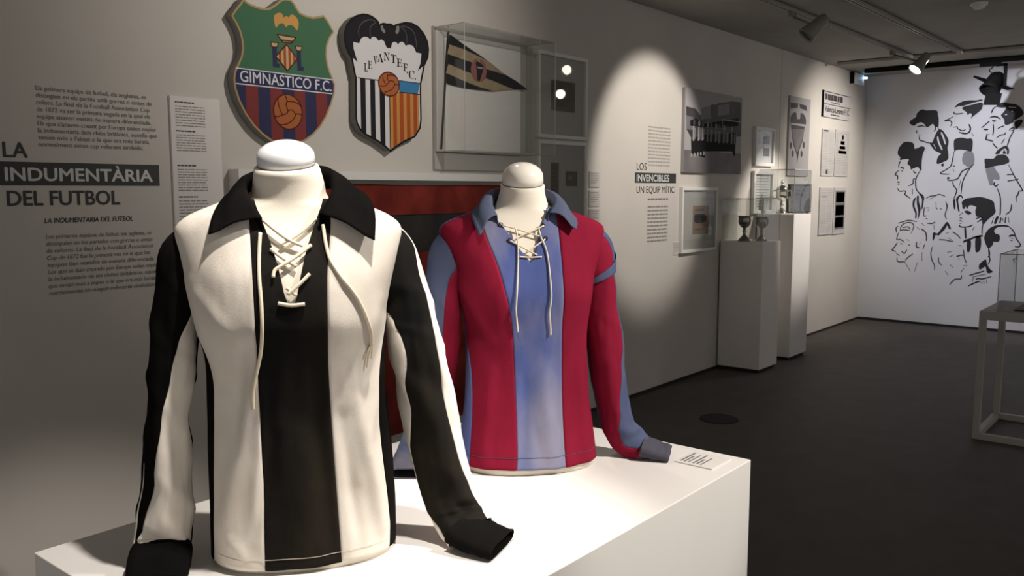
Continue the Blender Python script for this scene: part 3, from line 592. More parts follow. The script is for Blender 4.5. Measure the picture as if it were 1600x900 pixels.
pages('upper newspaper page nearest the poster with a tiny figure at its foot', 1.757, 2.268, (9.552, 9.939), 11, [(.35, .5, .04, .14, 'ph_dark'), (.1, .45, .95, .98, 'ph_dark')])
pages('upper newspaper page with black stacked headline, nearest the corner', 1.759, 2.278, (9.963, 10.43), 13, [(.18, .82, .45, .92, 'news'), (.44, .56, .80, .90, 'ph_black'), (.36, .64, .69, .77, 'ph_black'), (.30, .70, .59, .66, 'ph_black'), (.2, .8, .49, .56, 'ph_dark')])
pages('lower newspaper page with only fine text, under the tiny figure page', 1.102, 1.628, (9.547, 9.968), 15, [(.05, .9, .965, .975, 'ph_mid'), (.1, .5, .80, .815, 'ph_black')])
pages('lower newspaper page with a tall dark photograph, nearest the corner', 1.095, 1.630, (9.988, 10.4), 17, [(.12, .88, .1, .92, 'ph_mid'), (.16, .84, .14, .36, 'ph_dark'), (.16, .84, .40, .62, 'ph_dark'), (.16, .84, .68, .9, 'ph_dark')])
t = thing('emergency_light', 'small pale emergency light box with a blue lamp high in the corner', 'emergency light', (10.55, fw, 2.83))
bevel(mesh('housing', *box(10.40, 10.75, fw - .05, fw, 2.832, 2.955), M['white'], t), .004); mesh('back_plate', *box(10.392, 10.40, fw - .05, fw, 2.828, 2.958), M['blackm'], t)
mesh('indicator_lamp', *lathe([(.0, .0), (.022, .002), (.022, .02), (.0, .026)], (10.72, fw - .075, 2.905), 12), M['led'], t, True)

# ---------------------------------------------------------------- mural on the end wall
MX = WX - .003
mural = thing('wall_mural', 'black line mural of eleven player heads painted on the end wall', 'mural', (WX, 2.2, 1.0))
def head(name, fills=(), strokes=(), greys=(), whites=(), ink='black', w=.0125):
    P = [smooth2(f, 3) for f in fills]
    for s in strokes:
        if isinstance(s, tuple): P += ribbon(s[1], s[0], .5)
        else: P += ribbon(s, w, .45)
    o = mesh(name, *flat(P, MX, 'x'), M[ink], mural)
    if greys: mesh('hair_wash', *flat([smooth2(g, 3) for g in greys], MX + .001, 'x'), M['greypaint'], o)
    if whites: mesh('white_line', *flat(sum([ribbon(s, k, .5) for k, s in whites], []), MX - .001, 'x'), M['wallwhite'], o)
    return o
head('scarf_player', [
    [(2.938,2.39),(2.924,2.422),(2.87,2.457),(2.864,2.493),(2.827,2.533),(2.788,2.538),(2.757,2.527),(2.649,2.521),(2.631,2.464),(2.62,2.423),(2.62,2.334),(2.655,2.339),(2.68,2.369),(2.717,2.342),(2.747,2.331),(2.772,2.365),(2.804,2.391),(2.843,2.385),(2.866,2.37),(2.889,2.354),(2.921,2.372)],
    [(2.857,2.343),(2.826,2.355),(2.787,2.355),(2.763,2.336),(2.787,2.343),(2.825,2.341)],
    [(2.615,2.301),(2.576,2.291),(2.544,2.249),(2.506,2.183),(2.502,2.134),(2.509,2.085),(2.498,2.02),(2.498,1.954),(2.557,1.919),(2.602,1.903),(2.618,1.916),(2.613,1.965),(2.599,1.998),(2.578,2.022),(2.641,2.056),(2.682,2.107),(2.703,2.144),(2.676,2.156),(2.65,2.237)],
    [(2.569,1.891),(2.553,1.908),(2.535,1.894),(2.551,1.87)]],
    [[(2.851,2.303),(2.857,2.278),(2.839,2.268)], (.016, [(2.834,2.248),(2.811,2.242)]), [(2.824,2.231),(2.814,2.186),(2.778,2.172),(2.738,2.156),(2.684,2.148)],
     [(2.677,2.354),(2.656,2.352),(2.65,2.306),(2.669,2.279)], [(2.624,2.334),(2.615,2.301)]],
    whites=[(.018, [(2.622,2.22),(2.607,2.154),(2.564,2.062)]), (.018, [(2.587,2.267),(2.557,2.201),(2.534,2.127)]), (.012, [(2.66,2.131),(2.634,2.081)])])
head('flat_hair_player', [
    [(2.458,2.547),(2.426,2.582),(2.376,2.606),(2.311,2.614),(2.238,2.61),(2.188,2.616),(2.178,2.602),(2.265,2.584),(2.373,2.554),(2.41,2.555),(2.447,2.543)],
    [(2.373,2.542),(2.286,2.561),(2.178,2.58),(2.174,2.519),(2.202,2.481),(2.264,2.429),(2.285,2.404),(2.274,2.453),(2.299,2.468),(2.309,2.451),(2.324,2.456),(2.329,2.48),(2.371,2.514)]],
    [[(2.463,2.496),(2.458,2.475),(2.421,2.467),(2.362,2.474)], [(2.464,2.443),(2.507,2.417),(2.555,2.396),(2.533,2.397),(2.499,2.394),(2.479,2.368),(2.491,2.328)], [(2.465,2.317),(2.424,2.321)],
     [(2.457,2.318),(2.42,2.321),(2.412,2.3),(2.358,2.274),(2.33,2.292)], (.018, [(2.398,2.259),(2.335,2.242),(2.291,2.256),(2.283,2.302),(2.3,2.347)]), [(2.269,2.25),(2.244,2.209)]])
head('dark_browed_player', [
    [(2.04,2.526),(2.006,2.556),(1.965,2.569),(1.916,2.556),(1.846,2.542),(1.803,2.512),(1.773,2.472),(1.765,2.426),(1.816,2.382),(1.853,2.367),(1.849,2.353),(1.896,2.324),(1.938,2.326),(1.948,2.381),(1.982,2.429),(1.959,2.459),(1.934,2.512),(1.976,2.511),(2.019,2.521)],
    [(1.843,2.349),(1.795,2.373),(1.764,2.364),(1.778,2.318),(1.823,2.27),(1.837,2.298)], [(2.095,2.404),(2.07,2.425),(2.027,2.424),(1.991,2.4),(1.981,2.381),(2.026,2.405),(2.069,2.408)],
    [(2.151,2.279),(2.127,2.289),(2.096,2.277),(2.118,2.268)], [(2.067,2.383),(2.039,2.376),(2.023,2.369),(2.045,2.358),(2.061,2.365)],
    [(2.014,2.003),(1.992,2.046),(1.945,2.081),(1.907,2.092),(1.881,2.05),(1.881,2),(1.899,2),(1.9,2.035),(1.923,2.061),(1.963,2.029),(1.975,2.002)], [(1.94,2.005),(1.929,2.044),(1.912,2.02),(1.909,2)]],
    [[(2.04,2.526),(2.067,2.497),(2.075,2.458)], [(2.088,2.372),(2.122,2.342),(2.17,2.297)], (.016, [(2.109,2.231),(2.111,2.2),(2.116,2.168),(2.083,2.158),(2.041,2.142)]), [(2.103,2.223),(2.078,2.221)],
     [(2.047,2.126),(2.023,2.094),(1.992,2.062)], [(2.005,2.282),(1.978,2.3),(1.942,2.311)], [(2.014,2.18),(1.973,2.21),(1.933,2.216),(1.928,2.24)], (.016, [(1.96,2.112),(1.932,2.169)]),
     [(2.054,2.339),(2.047,2.276),(2.05,2.205)], [(1.892,2.258),(1.872,2.28),(1.845,2.283),(1.85,2.258),(1.881,2.252)], [(1.843,2.252),(1.874,2.191),(1.891,2.129),(1.9,2.09)]],
    whites=[(.016, [(1.91,2.516),(1.837,2.505)]), (.018, [(1.942,2.434),(1.921,2.433)]), (.022, [(1.879,2.467),(1.868,2.464)])])
head('quiffed_player', [
    [(3.054,2.051),(3.044,2.101),(3.014,2.142),(2.991,2.167),(2.951,2.171),(2.895,2.159),(2.874,2.13),(2.868,2.088),(2.829,2.095),(2.798,2.111),(2.763,2.105),(2.754,2.076),(2.774,2.01),(2.78,1.903),(2.777,1.84),(2.792,1.832),(2.818,1.87),(2.865,1.858),(2.895,1.842),(2.905,1.88),(2.939,1.914),(2.925,1.964),(2.981,1.965),(3.025,1.958),(3.023,1.991),(3.048,2.017)],
    [(2.795,1.561),(2.755,1.55),(2.732,1.511),(2.735,1.469),(2.745,1.381),(2.756,1.381),(2.755,1.469),(2.762,1.51)], [(2.813,1.527),(2.793,1.529),(2.788,1.46),(2.765,1.393),(2.768,1.334),(2.784,1.267),(2.794,1.266),(2.787,1.334),(2.81,1.435)],
    [(2.858,1.443),(2.85,1.489),(2.82,1.516),(2.832,1.468),(2.834,1.409),(2.805,1.334),(2.808,1.27),(2.821,1.27),(2.822,1.325),(2.851,1.392)], [(3.043,1.703),(3.008,1.696),(3.032,1.686)]],
    [[(3.02,1.945),(3.034,1.899),(3.033,1.865)], (.016, [(3.015,1.869),(2.988,1.864),(2.974,1.851)]), (.022, [(3.003,1.829),(2.984,1.827)]), [(3.031,1.84),(3.073,1.785),(3.043,1.772),(3.042,1.723)],
     (.016, [(3.038,1.671),(3.014,1.67)]), [(3.036,1.624),(3.02,1.594),(2.995,1.586),(2.951,1.59),(2.942,1.569),(2.951,1.55),(2.92,1.526),(2.881,1.497)], [(2.918,1.649),(2.867,1.674),(2.862,1.728),(2.841,1.732)],
     [(2.867,1.833),(2.854,1.804),(2.832,1.808)], [(2.792,1.832),(2.831,1.745),(2.836,1.686),(2.82,1.603),(2.771,1.552)], (.016, [(2.869,1.618),(2.865,1.55)])])
head('hatted_player', [
    [(2.446,2.164),(2.413,2.191),(2.362,2.197),(2.309,2.183),(2.273,2.186),(2.253,2.165),(2.248,2.109),(2.257,2.037),(2.31,2.051),(2.369,2.061),(2.414,2.058),(2.435,2.042)], [(2.493,1.752),(2.463,1.738),(2.483,1.724),(2.492,1.716)],
    [(2.421,1.48),(2.397,1.49),(2.389,1.388),(2.405,1.388)], [(2.388,1.504),(2.349,1.547),(2.317,1.52),(2.321,1.503),(2.345,1.529),(2.365,1.488),(2.354,1.415),(2.343,1.358),(2.358,1.357),(2.377,1.439)]],
    [[(2.439,2.042),(2.446,1.97),(2.463,1.879),(2.507,1.84),(2.57,1.796),(2.527,1.785),(2.467,1.784)], (.024, [(2.44,1.878),(2.422,1.873)]), [(2.44,1.847),(2.427,1.811)],
     (.014, [(2.49,1.711),(2.441,1.713),(2.382,1.733),(2.348,1.806),(2.313,1.833),(2.262,1.851)]), [(2.224,1.896),(2.272,1.833),(2.328,1.7),(2.339,1.554)], [(2.348,1.724),(2.368,1.619)], [(2.436,1.701),(2.422,1.651),(2.388,1.602),(2.395,1.553),(2.414,1.496)]],
    greys=[[(2.349,1.967),(2.324,2.039),(2.254,2.037),(2.225,1.98),(2.224,1.9),(2.262,1.857),(2.3,1.869),(2.312,1.886),(2.339,1.903)]])
head('flat_capped_player', [[(2.118,1.93),(2.108,1.954),(2.029,1.952),(2.003,1.983),(1.947,1.997),(1.904,1.984),(1.875,1.941),(1.875,1.905),(1.926,1.883),(2.024,1.865),(2.102,1.842),(2.111,1.882)]],
    [[(1.878,1.886),(1.815,1.759),(1.729,1.61),(1.729,1.591),(1.756,1.587),(1.767,1.54),(1.781,1.53),(1.774,1.469)], (.024, [(1.884,1.772),(1.819,1.774)]), (.024, [(1.875,1.699),(1.77,1.72)]),
     (.014, [(2.004,1.69),(2.006,1.658),(1.984,1.644),(1.965,1.666)]), [(1.976,1.626),(1.942,1.539),(1.931,1.459),(1.928,1.348),(1.93,1.316)], [(1.821,1.445),(1.827,1.373),(1.874,1.325)],
     (.013, [(2.006,1.222),(1.992,1.291)]), (.026, [(1.974,1.219),(1.962,1.268),(1.947,1.308)]), (.030, [(1.925,1.228),(1.918,1.292)]), (.014, [(1.898,1.253),(1.898,1.285)]), (.024, [(1.874,1.23),(1.869,1.301)]), (.013, [(1.835,1.238),(1.846,1.302)])],
    greys=[[(2.1,1.842),(2.024,1.861),(1.993,1.817),(1.962,1.769),(1.959,1.713),(2.016,1.718),(2.013,1.666),(2.048,1.654),(2.074,1.73)]])
head('black_haired_player', [
    [(2.326,1.464),(2.288,1.501),(2.222,1.514),(2.142,1.522),(2.069,1.506),(2.002,1.471),(1.989,1.419),(1.974,1.363),(1.994,1.323),(2.048,1.266),(2.092,1.206),(2.105,1.24),(2.115,1.296),(2.166,1.3),(2.181,1.368),(2.172,1.405),(2.21,1.425),(2.247,1.424),(2.266,1.383),(2.283,1.415),(2.296,1.383),(2.315,1.395),(2.321,1.431)],
    [(2.295,1.358),(2.258,1.365),(2.218,1.338),(2.248,1.318),(2.273,1.333)], [(2.291,1.006),(2.27,1.032),(2.226,1.046),(2.176,1.072),(2.097,1.092),(2.094,1.073),(2.167,1.052),(2.239,1.016),(2.283,0.9966)],
    [(2.247,1.016),(2.209,1.022),(2.205,0.9357),(2.221,0.8883),(2.241,0.9014)], [(2.161,1.06),(2.11,1.071),(2.103,0.9401),(2.133,0.8923),(2.156,0.9133)]],
    [[(2.309,1.346),(2.348,1.304)], (.018, [(2.339,1.28),(2.311,1.276)]), (.018, [(2.338,1.255),(2.309,1.24)]), [(2.338,1.218),(2.318,1.215)],
     (.014, [(2.342,1.204),(2.326,1.18),(2.278,1.177),(2.234,1.184),(2.196,1.206)]), (.020, [(2.277,1.171),(2.271,1.122),(2.263,1.044)]), (.014, [(2.172,1.271),(2.122,1.295),(2.11,1.272),(2.155,1.235)]), [(2.096,1.208),(2.1,1.159),(2.097,1.095)], [(2.198,1.14),(2.182,1.181)]])
head('bald_player', [
    [(2.073,1.063),(2.055,1.128),(2.015,1.178),(1.959,1.204),(1.888,1.212),(1.839,1.203),(1.824,1.189),(1.887,1.193),(1.944,1.184),(1.977,1.147),(1.961,1.111),(1.925,1.1),(1.915,1.06),(1.927,1.02),(1.977,1.018),(1.982,0.9856),(2.023,0.9418),(2.055,0.9908)],
    [(1.768,0.9288),(1.738,0.9412),(1.76,0.9212)], [(2.107,0.7523),(2.045,0.8151),(2.029,0.7646),(1.996,0.7096),(1.965,0.6773),(2.007,0.6585),(2.027,0.6753),(2.041,0.7315),(2.062,0.7221),(2.1,0.6938)]],
    [[(1.838,1.199),(1.786,1.144),(1.754,1.066),(1.71,0.9964),(1.728,0.9703),(1.764,0.9743)], (.018, [(1.828,1.083),(1.798,1.098),(1.773,1.091)]), (.020, [(1.808,1.04),(1.789,1.039)]), [(1.81,1.066),(1.78,1.064)],
     [(1.746,0.9234),(1.734,0.8722),(1.741,0.836),(1.767,0.8307),(1.753,0.7875)], [(2.023,0.9435),(2.01,0.855),(2.001,0.8067),(2.017,0.7572)], [(2.02,0.9436),(2.009,0.8712),(2.025,0.838)]])
head('wavy_haired_player', strokes=[[(3.017,1.202),(2.946,1.225),(2.89,1.241),(2.798,1.226)], [(2.98,1.109),(2.975,1.16),(2.936,1.204),(2.865,1.214),(2.831,1.173),(2.858,1.085)], [(2.989,1.113),(2.941,1.127),(2.872,1.119)],
     [(2.958,1.152),(2.894,1.162),(2.867,1.129)], [(3.02,1.09),(3.031,1.142),(3.006,1.17)], [(2.799,1.165),(2.764,1.135)], (.016, [(2.75,1.143),(2.701,1.109),(2.683,1.05),(2.684,0.9998)]), [(2.747,1.21),(2.711,1.182)],
     [(3,1.091),(3.016,1.009),(2.976,1.01),(2.924,0.9764)], (.014, [(3.006,0.9707),(3.036,0.9178),(3.063,0.8778),(3.016,0.8626)]), (.014, [(3.017,0.8428),(2.973,0.8121)]), [(3.002,0.79),(2.991,0.7413),(2.908,0.7431)],
     [(2.908,0.7585),(2.869,0.8051),(2.824,0.8431)], [(2.957,0.8696),(2.919,0.8438),(2.895,0.8894)], (.016, [(2.975,0.9633),(2.947,0.9515)]), [(2.905,1.01),(2.872,0.9997)], (.022, [(2.882,0.9455),(2.861,0.9446)]),
     (.016, [(2.792,0.9873),(2.787,0.9264),(2.755,0.9193)]), [(2.75,0.9821),(2.757,0.9548)], (.020, [(2.7,0.9587),(2.716,0.9014)]), [(2.724,0.8646),(2.719,0.7572)],
     [(2.914,0.7462),(2.844,0.6316)], [(2.77,0.7367),(2.799,0.6257)]], ink='sketch')
o = head('cropped_haired_player', strokes=[[(2.713,1.502),(2.668,1.528),(2.614,1.536),(2.569,1.55),(2.505,1.527)], [(2.674,1.493),(2.61,1.528)], [(2.496,1.475),(2.483,1.393)], [(2.724,1.402),(2.727,1.301),(2.694,1.3)],
     [(2.704,1.394),(2.667,1.39)], (.018, [(2.687,1.365),(2.669,1.363)]), (.016, [(2.703,1.268),(2.679,1.259)]), (.014, [(2.689,1.212),(2.628,1.21),(2.597,1.23)]), (.020, [(2.6,1.403),(2.584,1.377)]),
     (.016, [(2.556,1.383),(2.531,1.378)]), [(2.495,1.454),(2.476,1.413),(2.495,1.314),(2.476,1.263)], [(2.603,1.462),(2.596,1.41)], [(2.612,1.195),(2.605,1.137)]], ink='sketch')
mesh('striped_collar', *flat([smooth2([(2.616,1.017),(2.613,1.103),(2.576,1.096),(2.554,1.107),(2.504,1.189),(2.468,1.233),(2.435,1.183),(2.425,1.15),(2.445,1.148),(2.466,1.19),(2.487,1.148),(2.516,1.114),(2.552,1.07),(2.583,1.079),(2.596,1.037),(2.607,1.011)], 3)], MX, 'x'), M['black'], o)
head('grey_sketched_player', strokes=[[(2.549,1.022),(2.48,1.02),(2.394,1.001)], [(2.451,1.05),(2.392,1.009)], [(2.409,1.118),(2.355,1.086),(2.317,1.042)], [(2.478,1.099),(2.445,1.108)],
     [(2.615,0.9352),(2.626,0.8506),(2.606,0.7673),(2.58,0.7181),(2.577,0.6551)], [(2.279,0.9162),(2.266,0.8261),(2.239,0.7599)], (.016, [(2.35,0.8303),(2.312,0.8487),(2.274,0.8505)]), [(2.424,0.825),(2.377,0.8539)], (.018, [(2.334,0.8062),(2.314,0.8056)]),
     [(2.277,0.7265),(2.23,0.7357)], [(2.26,0.7027),(2.298,0.6491)], (.013, [(2.285,0.62),(2.29,0.5766),(2.35,0.5685),(2.379,0.5374),(2.405,0.5005)]), [(2.539,0.8144),(2.536,0.7625),(2.498,0.721)], [(2.461,0.6577),(2.427,0.6121)],
     [(2.414,0.7356),(2.378,0.7026)], [(2.451,0.8737),(2.396,0.8945)], [(2.335,0.9649),(2.294,0.9567)]], ink='sketch')
head('signature', strokes=[[(2.205,0.6217),(2.124,0.653),(2.051,0.682)], [(2.166,0.6094),(2.034,0.6462)], [(2.162,0.6055),(2.166,0.55)], [(2.136,0.5767),(2.106,0.5926),(2.069,0.5893),(1.977,0.623)], (.014, [(2.209,0.4975),(2.147,0.5365),(2.081,0.5656)]),
     [(2.076,0.5512),(2.064,0.5323)], [(2.055,0.5673),(2.043,0.5338)], [(2.026,0.5774),(2.014,0.5439)]], w=.013)

# ---------------------------------------------------------------- plinths and cups along the wall
def plinth(label, x0, x1, y0, y1, z, m):
    t = thing('plinth', label, 'plinth', ((x0 + x1) / 2, (y0 + y1) / 2, 0))
    mesh('recessed_base', *box(x0 + .02, x1 - .02, y0 + .02, y1 - .005, 0, .03), M['gap'], t)
    bevel(mesh('plinth_body', *box(x0, x1, y0, y1, .03, z), M[m], t), .003)
    return t
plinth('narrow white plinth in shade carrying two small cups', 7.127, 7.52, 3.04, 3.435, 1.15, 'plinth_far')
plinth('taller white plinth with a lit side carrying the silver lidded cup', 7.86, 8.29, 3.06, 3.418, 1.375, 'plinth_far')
def cover(label, x0, x1, y0, y1, z0, z1):
    t = thing('acrylic_cover', label, 'display cover', ((x0 + x1) / 2, (y0 + y1) / 2, z0))
    mesh('acrylic_sheets', *shell(x0, x1, y0, y1, z0, z1, .004, back=True), M['acrylic'], t)
    E = [((x0, y0, z0), (x0, y0, z1)), ((x1, y0, z0), (x1, y0, z1)), ((x0, y0, z1), (x1, y0, z1)), ((x0, y0, z1), (x0, y1, z1)), ((x0, y1, z1), (x1, y1, z1))]
    mesh('glued_edge', *join(*[tube(e, .003, 5) for e in E]), bpy.data.materials['frosted_edge'], t)
cover('clear acrylic cover over the two small cups', 7.135, 7.512, 3.05, 3.43, 1.15, 1.525)
cover('clear acrylic cover over the silver lidded cup', 7.87, 8.28, 3.07, 3.412, 1.375, 1.79)
def cup(label, x, y, z, s, m, lid, handles=True, rz=0):
    t = thing('trophy_cup', label, 'trophy', (x, y, z))
    mesh('foot', *lathe([(.052*s, 0), (.054*s, .008*s), (.046*s, .018*s), (.030*s, .035*s), (.014*s, .055*s)], (x, y, z), 24), M[m], t, True)
    mesh('stem', *lathe([(.014*s, .055*s), (.010*s, .072*s), (.020*s, .086*s), (.011*s, .098*s), (.014*s, .115*s)], (x, y, z), 20), M[m], t, True)
    mesh('bowl', *lathe([(.014*s, .115*s), (.036*s, .130*s), (.052*s, .155*s), (.057*s, .185*s), (.052*s, .205*s), (.056*s, .222*s), (.060*s, .228*s), (.054*s, .226*s)], (x, y, z), 28), M[m], t, True)
    if lid: mesh('lid', *lathe([(.056*s, .228*s), (.050*s, .245*s), (.030*s, .262*s), (.014*s, .272*s), (.010*s, .282*s), (.017*s, .295*s), (.013*s, .308*s), (.0, .318*s)], (x, y, z), 24), M[m], t, True)
    if handles:
        for sg in (-1, 1):
            c, q = math.cos(rz) * sg, math.sin(rz) * sg
            P = catmull([(x + c*r*s, y + q*r*s, z + h*s) for r, h in ((.050, .150), (.075, .148), (.090, .175), (.085, .210), (.070, .222), (.056, .210))], 5)
            mesh('handle', *tube(P, .0055 * s, 7), M[m], t, True)
    return t
cup('shiny silver lidded cup with two handles on the taller plinth', 8.05, 3.26, 1.375, 1.0, 'silver', True, rz=R(-60))
cup('dark tarnished goblet with a hanging ribbon on the shaded plinth', 7.265, 3.275, 1.15, .98, 'bronze', False)
cup('slim tarnished cup nearest the front edge of the shaded plinth', 7.36, 3.155, 1.15, .94, 'bronze', False, rz=R(60))
t = thing('ribbon', 'pale ribbon hanging down from the dark goblet', 'ribbon', (7.28, 3.19, 1.155))
V, Fc = [], []
for i in range(13):
    k = i / 12; x = lerp(7.310, 7.272, k) + .006 * math.sin(k * 9); z = lerp(1.385, 1.153, k); V += [(x - .012, 3.196, z), (x + .016, 3.186, z + .004)]
    if i: Fc.append([2*i-2, 2*i-1, 2*i+1, 2*i])
o = mesh('ribbon_band', V, Fc, M['board'], t, True); o.modifiers.new('s', 'SOLIDIFY').thickness = .0015

# ---------------------------------------------------------------- tracks and fixtures on the ceiling
def track(label, a, b, m, wd=.036, h=.034):
    a, b = Vector(a), Vector(b); t = thing('lighting_track', label, 'lighting track', tuple((a + b) / 2))
    d = (b - a); d.z = 0; d.normalize(); s = Vector((-d.y, d.x, 0)) * wd / 2
    def bar(s0, s1, z0, z1): return [a + s*s0 + Vector((0, 0, z0)), a + s*s1 + Vector((0, 0, z0)), b + s*s0 + Vector((0, 0, z0)), b + s*s1 + Vector((0, 0, z0)), a + s*s0 + Vector((0, 0, z1)), a + s*s1 + Vector((0, 0, z1)), b + s*s0 + Vector((0, 0, z1)), b + s*s1 + Vector((0, 0, z1))]
    Fb = box(0, 1, 0, 1, 0, 1)[1]
    mesh('track_body', *join((bar(-1, -.4, -h, 0), Fb), (bar(.4, 1, -h, 0), Fb), (bar(-1, 1, -.008, 0), Fb)), M[m], t)
    mesh('end_cap', *join((bar(-1, 1, -h, 0)[:0] + [a + s*q + Vector((0, 0, zz)) - d*e for zz in (-h, 0) for e in (0, .01) for q in (-1, 1)], Fb)), M[m], t)
    return t
track('long pale ceiling track nearest the long wall', (1.2, 2.72, 2.97), (9.55, 2.56, 2.97), 'trackm')
track('second pale ceiling track running beside the wall track', (3.2, 2.20, 2.97), (9.55, 2.10, 2.97), 'trackm')
track('short pale ceiling track crossing near the end wall', (9.58, 3.30, 2.97), (9.58, 0.2, 2.97), 'trackm')
track('black ceiling track in front of the mural', (10.3, 3.24, 2.97), (10.3, 0.2, 2.97), 'blackm', .05, .05)
def orient(profile_parts, loc, d):
    """lathe parts with their axis turned along d"""
    q = Vector(d).to_track_quat('Z', 'Y'); out = []
    for v, f in profile_parts: out.append(([Vector(loc) + q @ Vector(p) for p in v], f))
    return out
def track_spot(label, top, pivot, aim, m, lit, watts=0, angle=40, blend=.5, col=(1, .90, .78)):
    t = thing('track_spotlight', label, 'spotlight', top)
    mesh('track_adapter', *box(top[0] - .05, top[0] + .05, top[1] - .014, top[1] + .014, pivot[2] + .095, top[2]), M[m], t)
    mesh('yoke_arm', *tube([(top[0], top[1], pivot[2] + .10), (pivot[0], pivot[1], pivot[2])], .010, 8), M[m], t, True)
    d = (Vector(aim) - Vector(pivot)).normalized()
    hp, lp, rp = orient([lathe([(.0, -.11), (.034, -.10), (.046, -.06), (.050, 0), (.062, .07), (.066, .10), (.060, .10), (.052, .06), (.0, .05)], (0, 0, 0), 24), lathe([(.0, .086), (.056, .086), (.056, .089), (0, .090)], (0, 0, 0), 24), lathe([(.050, .101), (.062, .101), (.062, .104), (.050, .104)], (0, 0, 0), 24)], pivot, d)
    mesh('lamp_housing', *hp, M[m], t, True)
    mesh('lens', *lp, M['lens' if lit else 'dark'], t)
    if watts:
        l = spot('spot_beam', Vector(pivot) + d * .12, aim, watts, angle, blend, col)
    return t
track_spot('pale track spotlight turned to the long wall with its lamp hidden', (6.55, 2.62, 2.936), (6.50, 2.42, 2.80), (5.75, 3.45, 1.62), 'metal', False)
track_spot('pale lit track spotlight whose bright lamp faces the room', (8.95, 2.57, 2.936), (8.92, 2.30, 2.80), (8.05, 2.95, 1.60), 'metal', True, 20, 40, .7)
track_spot('pale lit track spotlight beyond the right edge, mirrored in the glass over the brown document', (8.97, .30, 2.97), (8.97, .32, 2.80), (4.75, 3.42, 2.25), 'metal', True)
# black theatre spotlight with barn door
bx, by, bz = 10.28, 1.90, 2.70
t = thing('theatre_spotlight', 'black theatre spotlight with flared hood hanging before the mural', 'spotlight', (bx, by, 2.92))
mesh('track_adapter', *box(bx - .03, bx + .03, by - .02, by + .17, 2.885, 2.918), M['blackm'], t)
mesh('yoke_arm', *join(box(bx - .012, bx + .012, by - .085, by - .055, 2.66, 2.90), box(bx - .012, bx + .012, by - .085, by + .02, 2.875, 2.90)), M['blackm'], t)
hp = orient([lathe([(.0, -.13), (.045, -.125), (.080, -.09), (.088, -.03), (.092, .05), (.105, .10), (.098, .10), (.085, .05), (0, .04)], (0, 0, 0), 24)], (bx, by + .03, bz), (-.45, .25, -.65))[0]
mesh('lamp_housing', *hp, M['blackm'], t, True)
mesh('hood_flap', [(bx, by + .10, bz + .055), (bx, by + .22, bz + .10), (bx - .14, by + .20, bz + .07), (bx - .14, by + .08, bz - .0)], [[0, 1, 2, 3]], M['blackm'], t).modifiers.new('s', 'SOLIDIFY').thickness = .004
mesh('hood_flap', [(bx, by - .06, bz - .02), (bx - .02, by - .16, bz - .07), (bx - .15, by - .12, bz - .09), (bx - .14, by - .05, bz - .06)], [[0, 1, 2, 3]], M['blackm'], t).modifiers.new('s', 'SOLIDIFY').thickness = .004
mesh('barn_door', [(bx - .05, by + .09, bz - .10), (bx - .05, by - .06, bz - .11), (bx - .09, by - .05, bz - .23), (bx - .09, by + .10, bz - .22)], [[0, 1, 2, 3]], M['blackm'], t).modifiers.new('s', 'SOLIDIFY').thickness = .004
mesh('power_cable', *tube(catmull([(bx, by + .05, bz + .10), (bx, by + .08, bz + .14), (bx, by + .05, bz + .17), (bx, by + .04, 2.89)], 5), .005, 6), M['blackm'], t, True)
t = thing('smoke_detector', 'round pale smoke detector on the ceiling', 'smoke detector', (7.24, 1.49, 2.97))
mesh('base', *lathe([(.0, -.02), (.058, -.02), (.06, 0), (0, 0)], (7.24, 1.49, 2.97), 24), M['white'], t, True)
mesh('sensor_head', *lathe([(.0, -.048), (.025, -.047), (.042, -.035), (.046, -.02), (0, -.02)], (7.24, 1.49, 2.97), 24), M['white'], t, True)
t = thing('floor_box', 'round dark lid of an outlet let into the brown floor', 'floor outlet', (5.51, 2.63, 0))
mesh('lid', *lathe([(.125, 0), (.125, .003), (.118, .005), (.0, .005)], (5.51, 2.63, 0), 32), M['floorlid'], t)
mesh('rim', *lathe([(.118, .004), (.130, .004), (.130, 0), (.137, 0), (.132, .006), (.118, .006)], (5.51, 2.63, 0), 32), M['gap'], t)

# ---------------------------------------------------------------- display table at the edge of the frame
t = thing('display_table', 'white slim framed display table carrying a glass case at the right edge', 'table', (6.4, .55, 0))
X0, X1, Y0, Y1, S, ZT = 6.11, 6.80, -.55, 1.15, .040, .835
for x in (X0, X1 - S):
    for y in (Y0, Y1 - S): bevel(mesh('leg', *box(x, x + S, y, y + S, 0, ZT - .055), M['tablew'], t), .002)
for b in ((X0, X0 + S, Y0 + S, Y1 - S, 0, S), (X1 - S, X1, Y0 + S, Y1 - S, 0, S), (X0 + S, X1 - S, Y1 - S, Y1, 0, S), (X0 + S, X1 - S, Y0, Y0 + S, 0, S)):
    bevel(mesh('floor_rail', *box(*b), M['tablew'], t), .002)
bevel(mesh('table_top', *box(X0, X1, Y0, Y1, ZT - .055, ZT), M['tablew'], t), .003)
t = thing('glass_case', 'clear case standing on the white display table over an open book', 'display case', (6.4, .5, ZT))
mesh('acrylic_sheets', *shell(6.16, 6.75, -.40, 1.06, ZT, 1.20, .005, back=True), M['case_glass'], t)
mesh('glued_edge', *join(*[tube(e, .003, 5) for e in (((6.16, 1.06, ZT), (6.16, 1.06, 1.2)), ((6.16, 1.06, 1.2), (6.16, -.4, 1.2)), ((6.75, 1.06, ZT), (6.75, 1.06, 1.2)), ((6.16, 1.06, 1.2), (6.75, 1.06, 1.2)), ((6.16, 1.06, ZT + .003), (6.16, -.4, ZT + .003)))]), bpy.data.materials['frosted_edge'], t)
t = thing('open_book', 'thick old open book lying in the glass case', 'book', (6.42, .78, ZT))
mesh('cover_board', *box(6.25, 6.62, .42, .98, ZT, ZT + .008), M['ph_dark'], t)
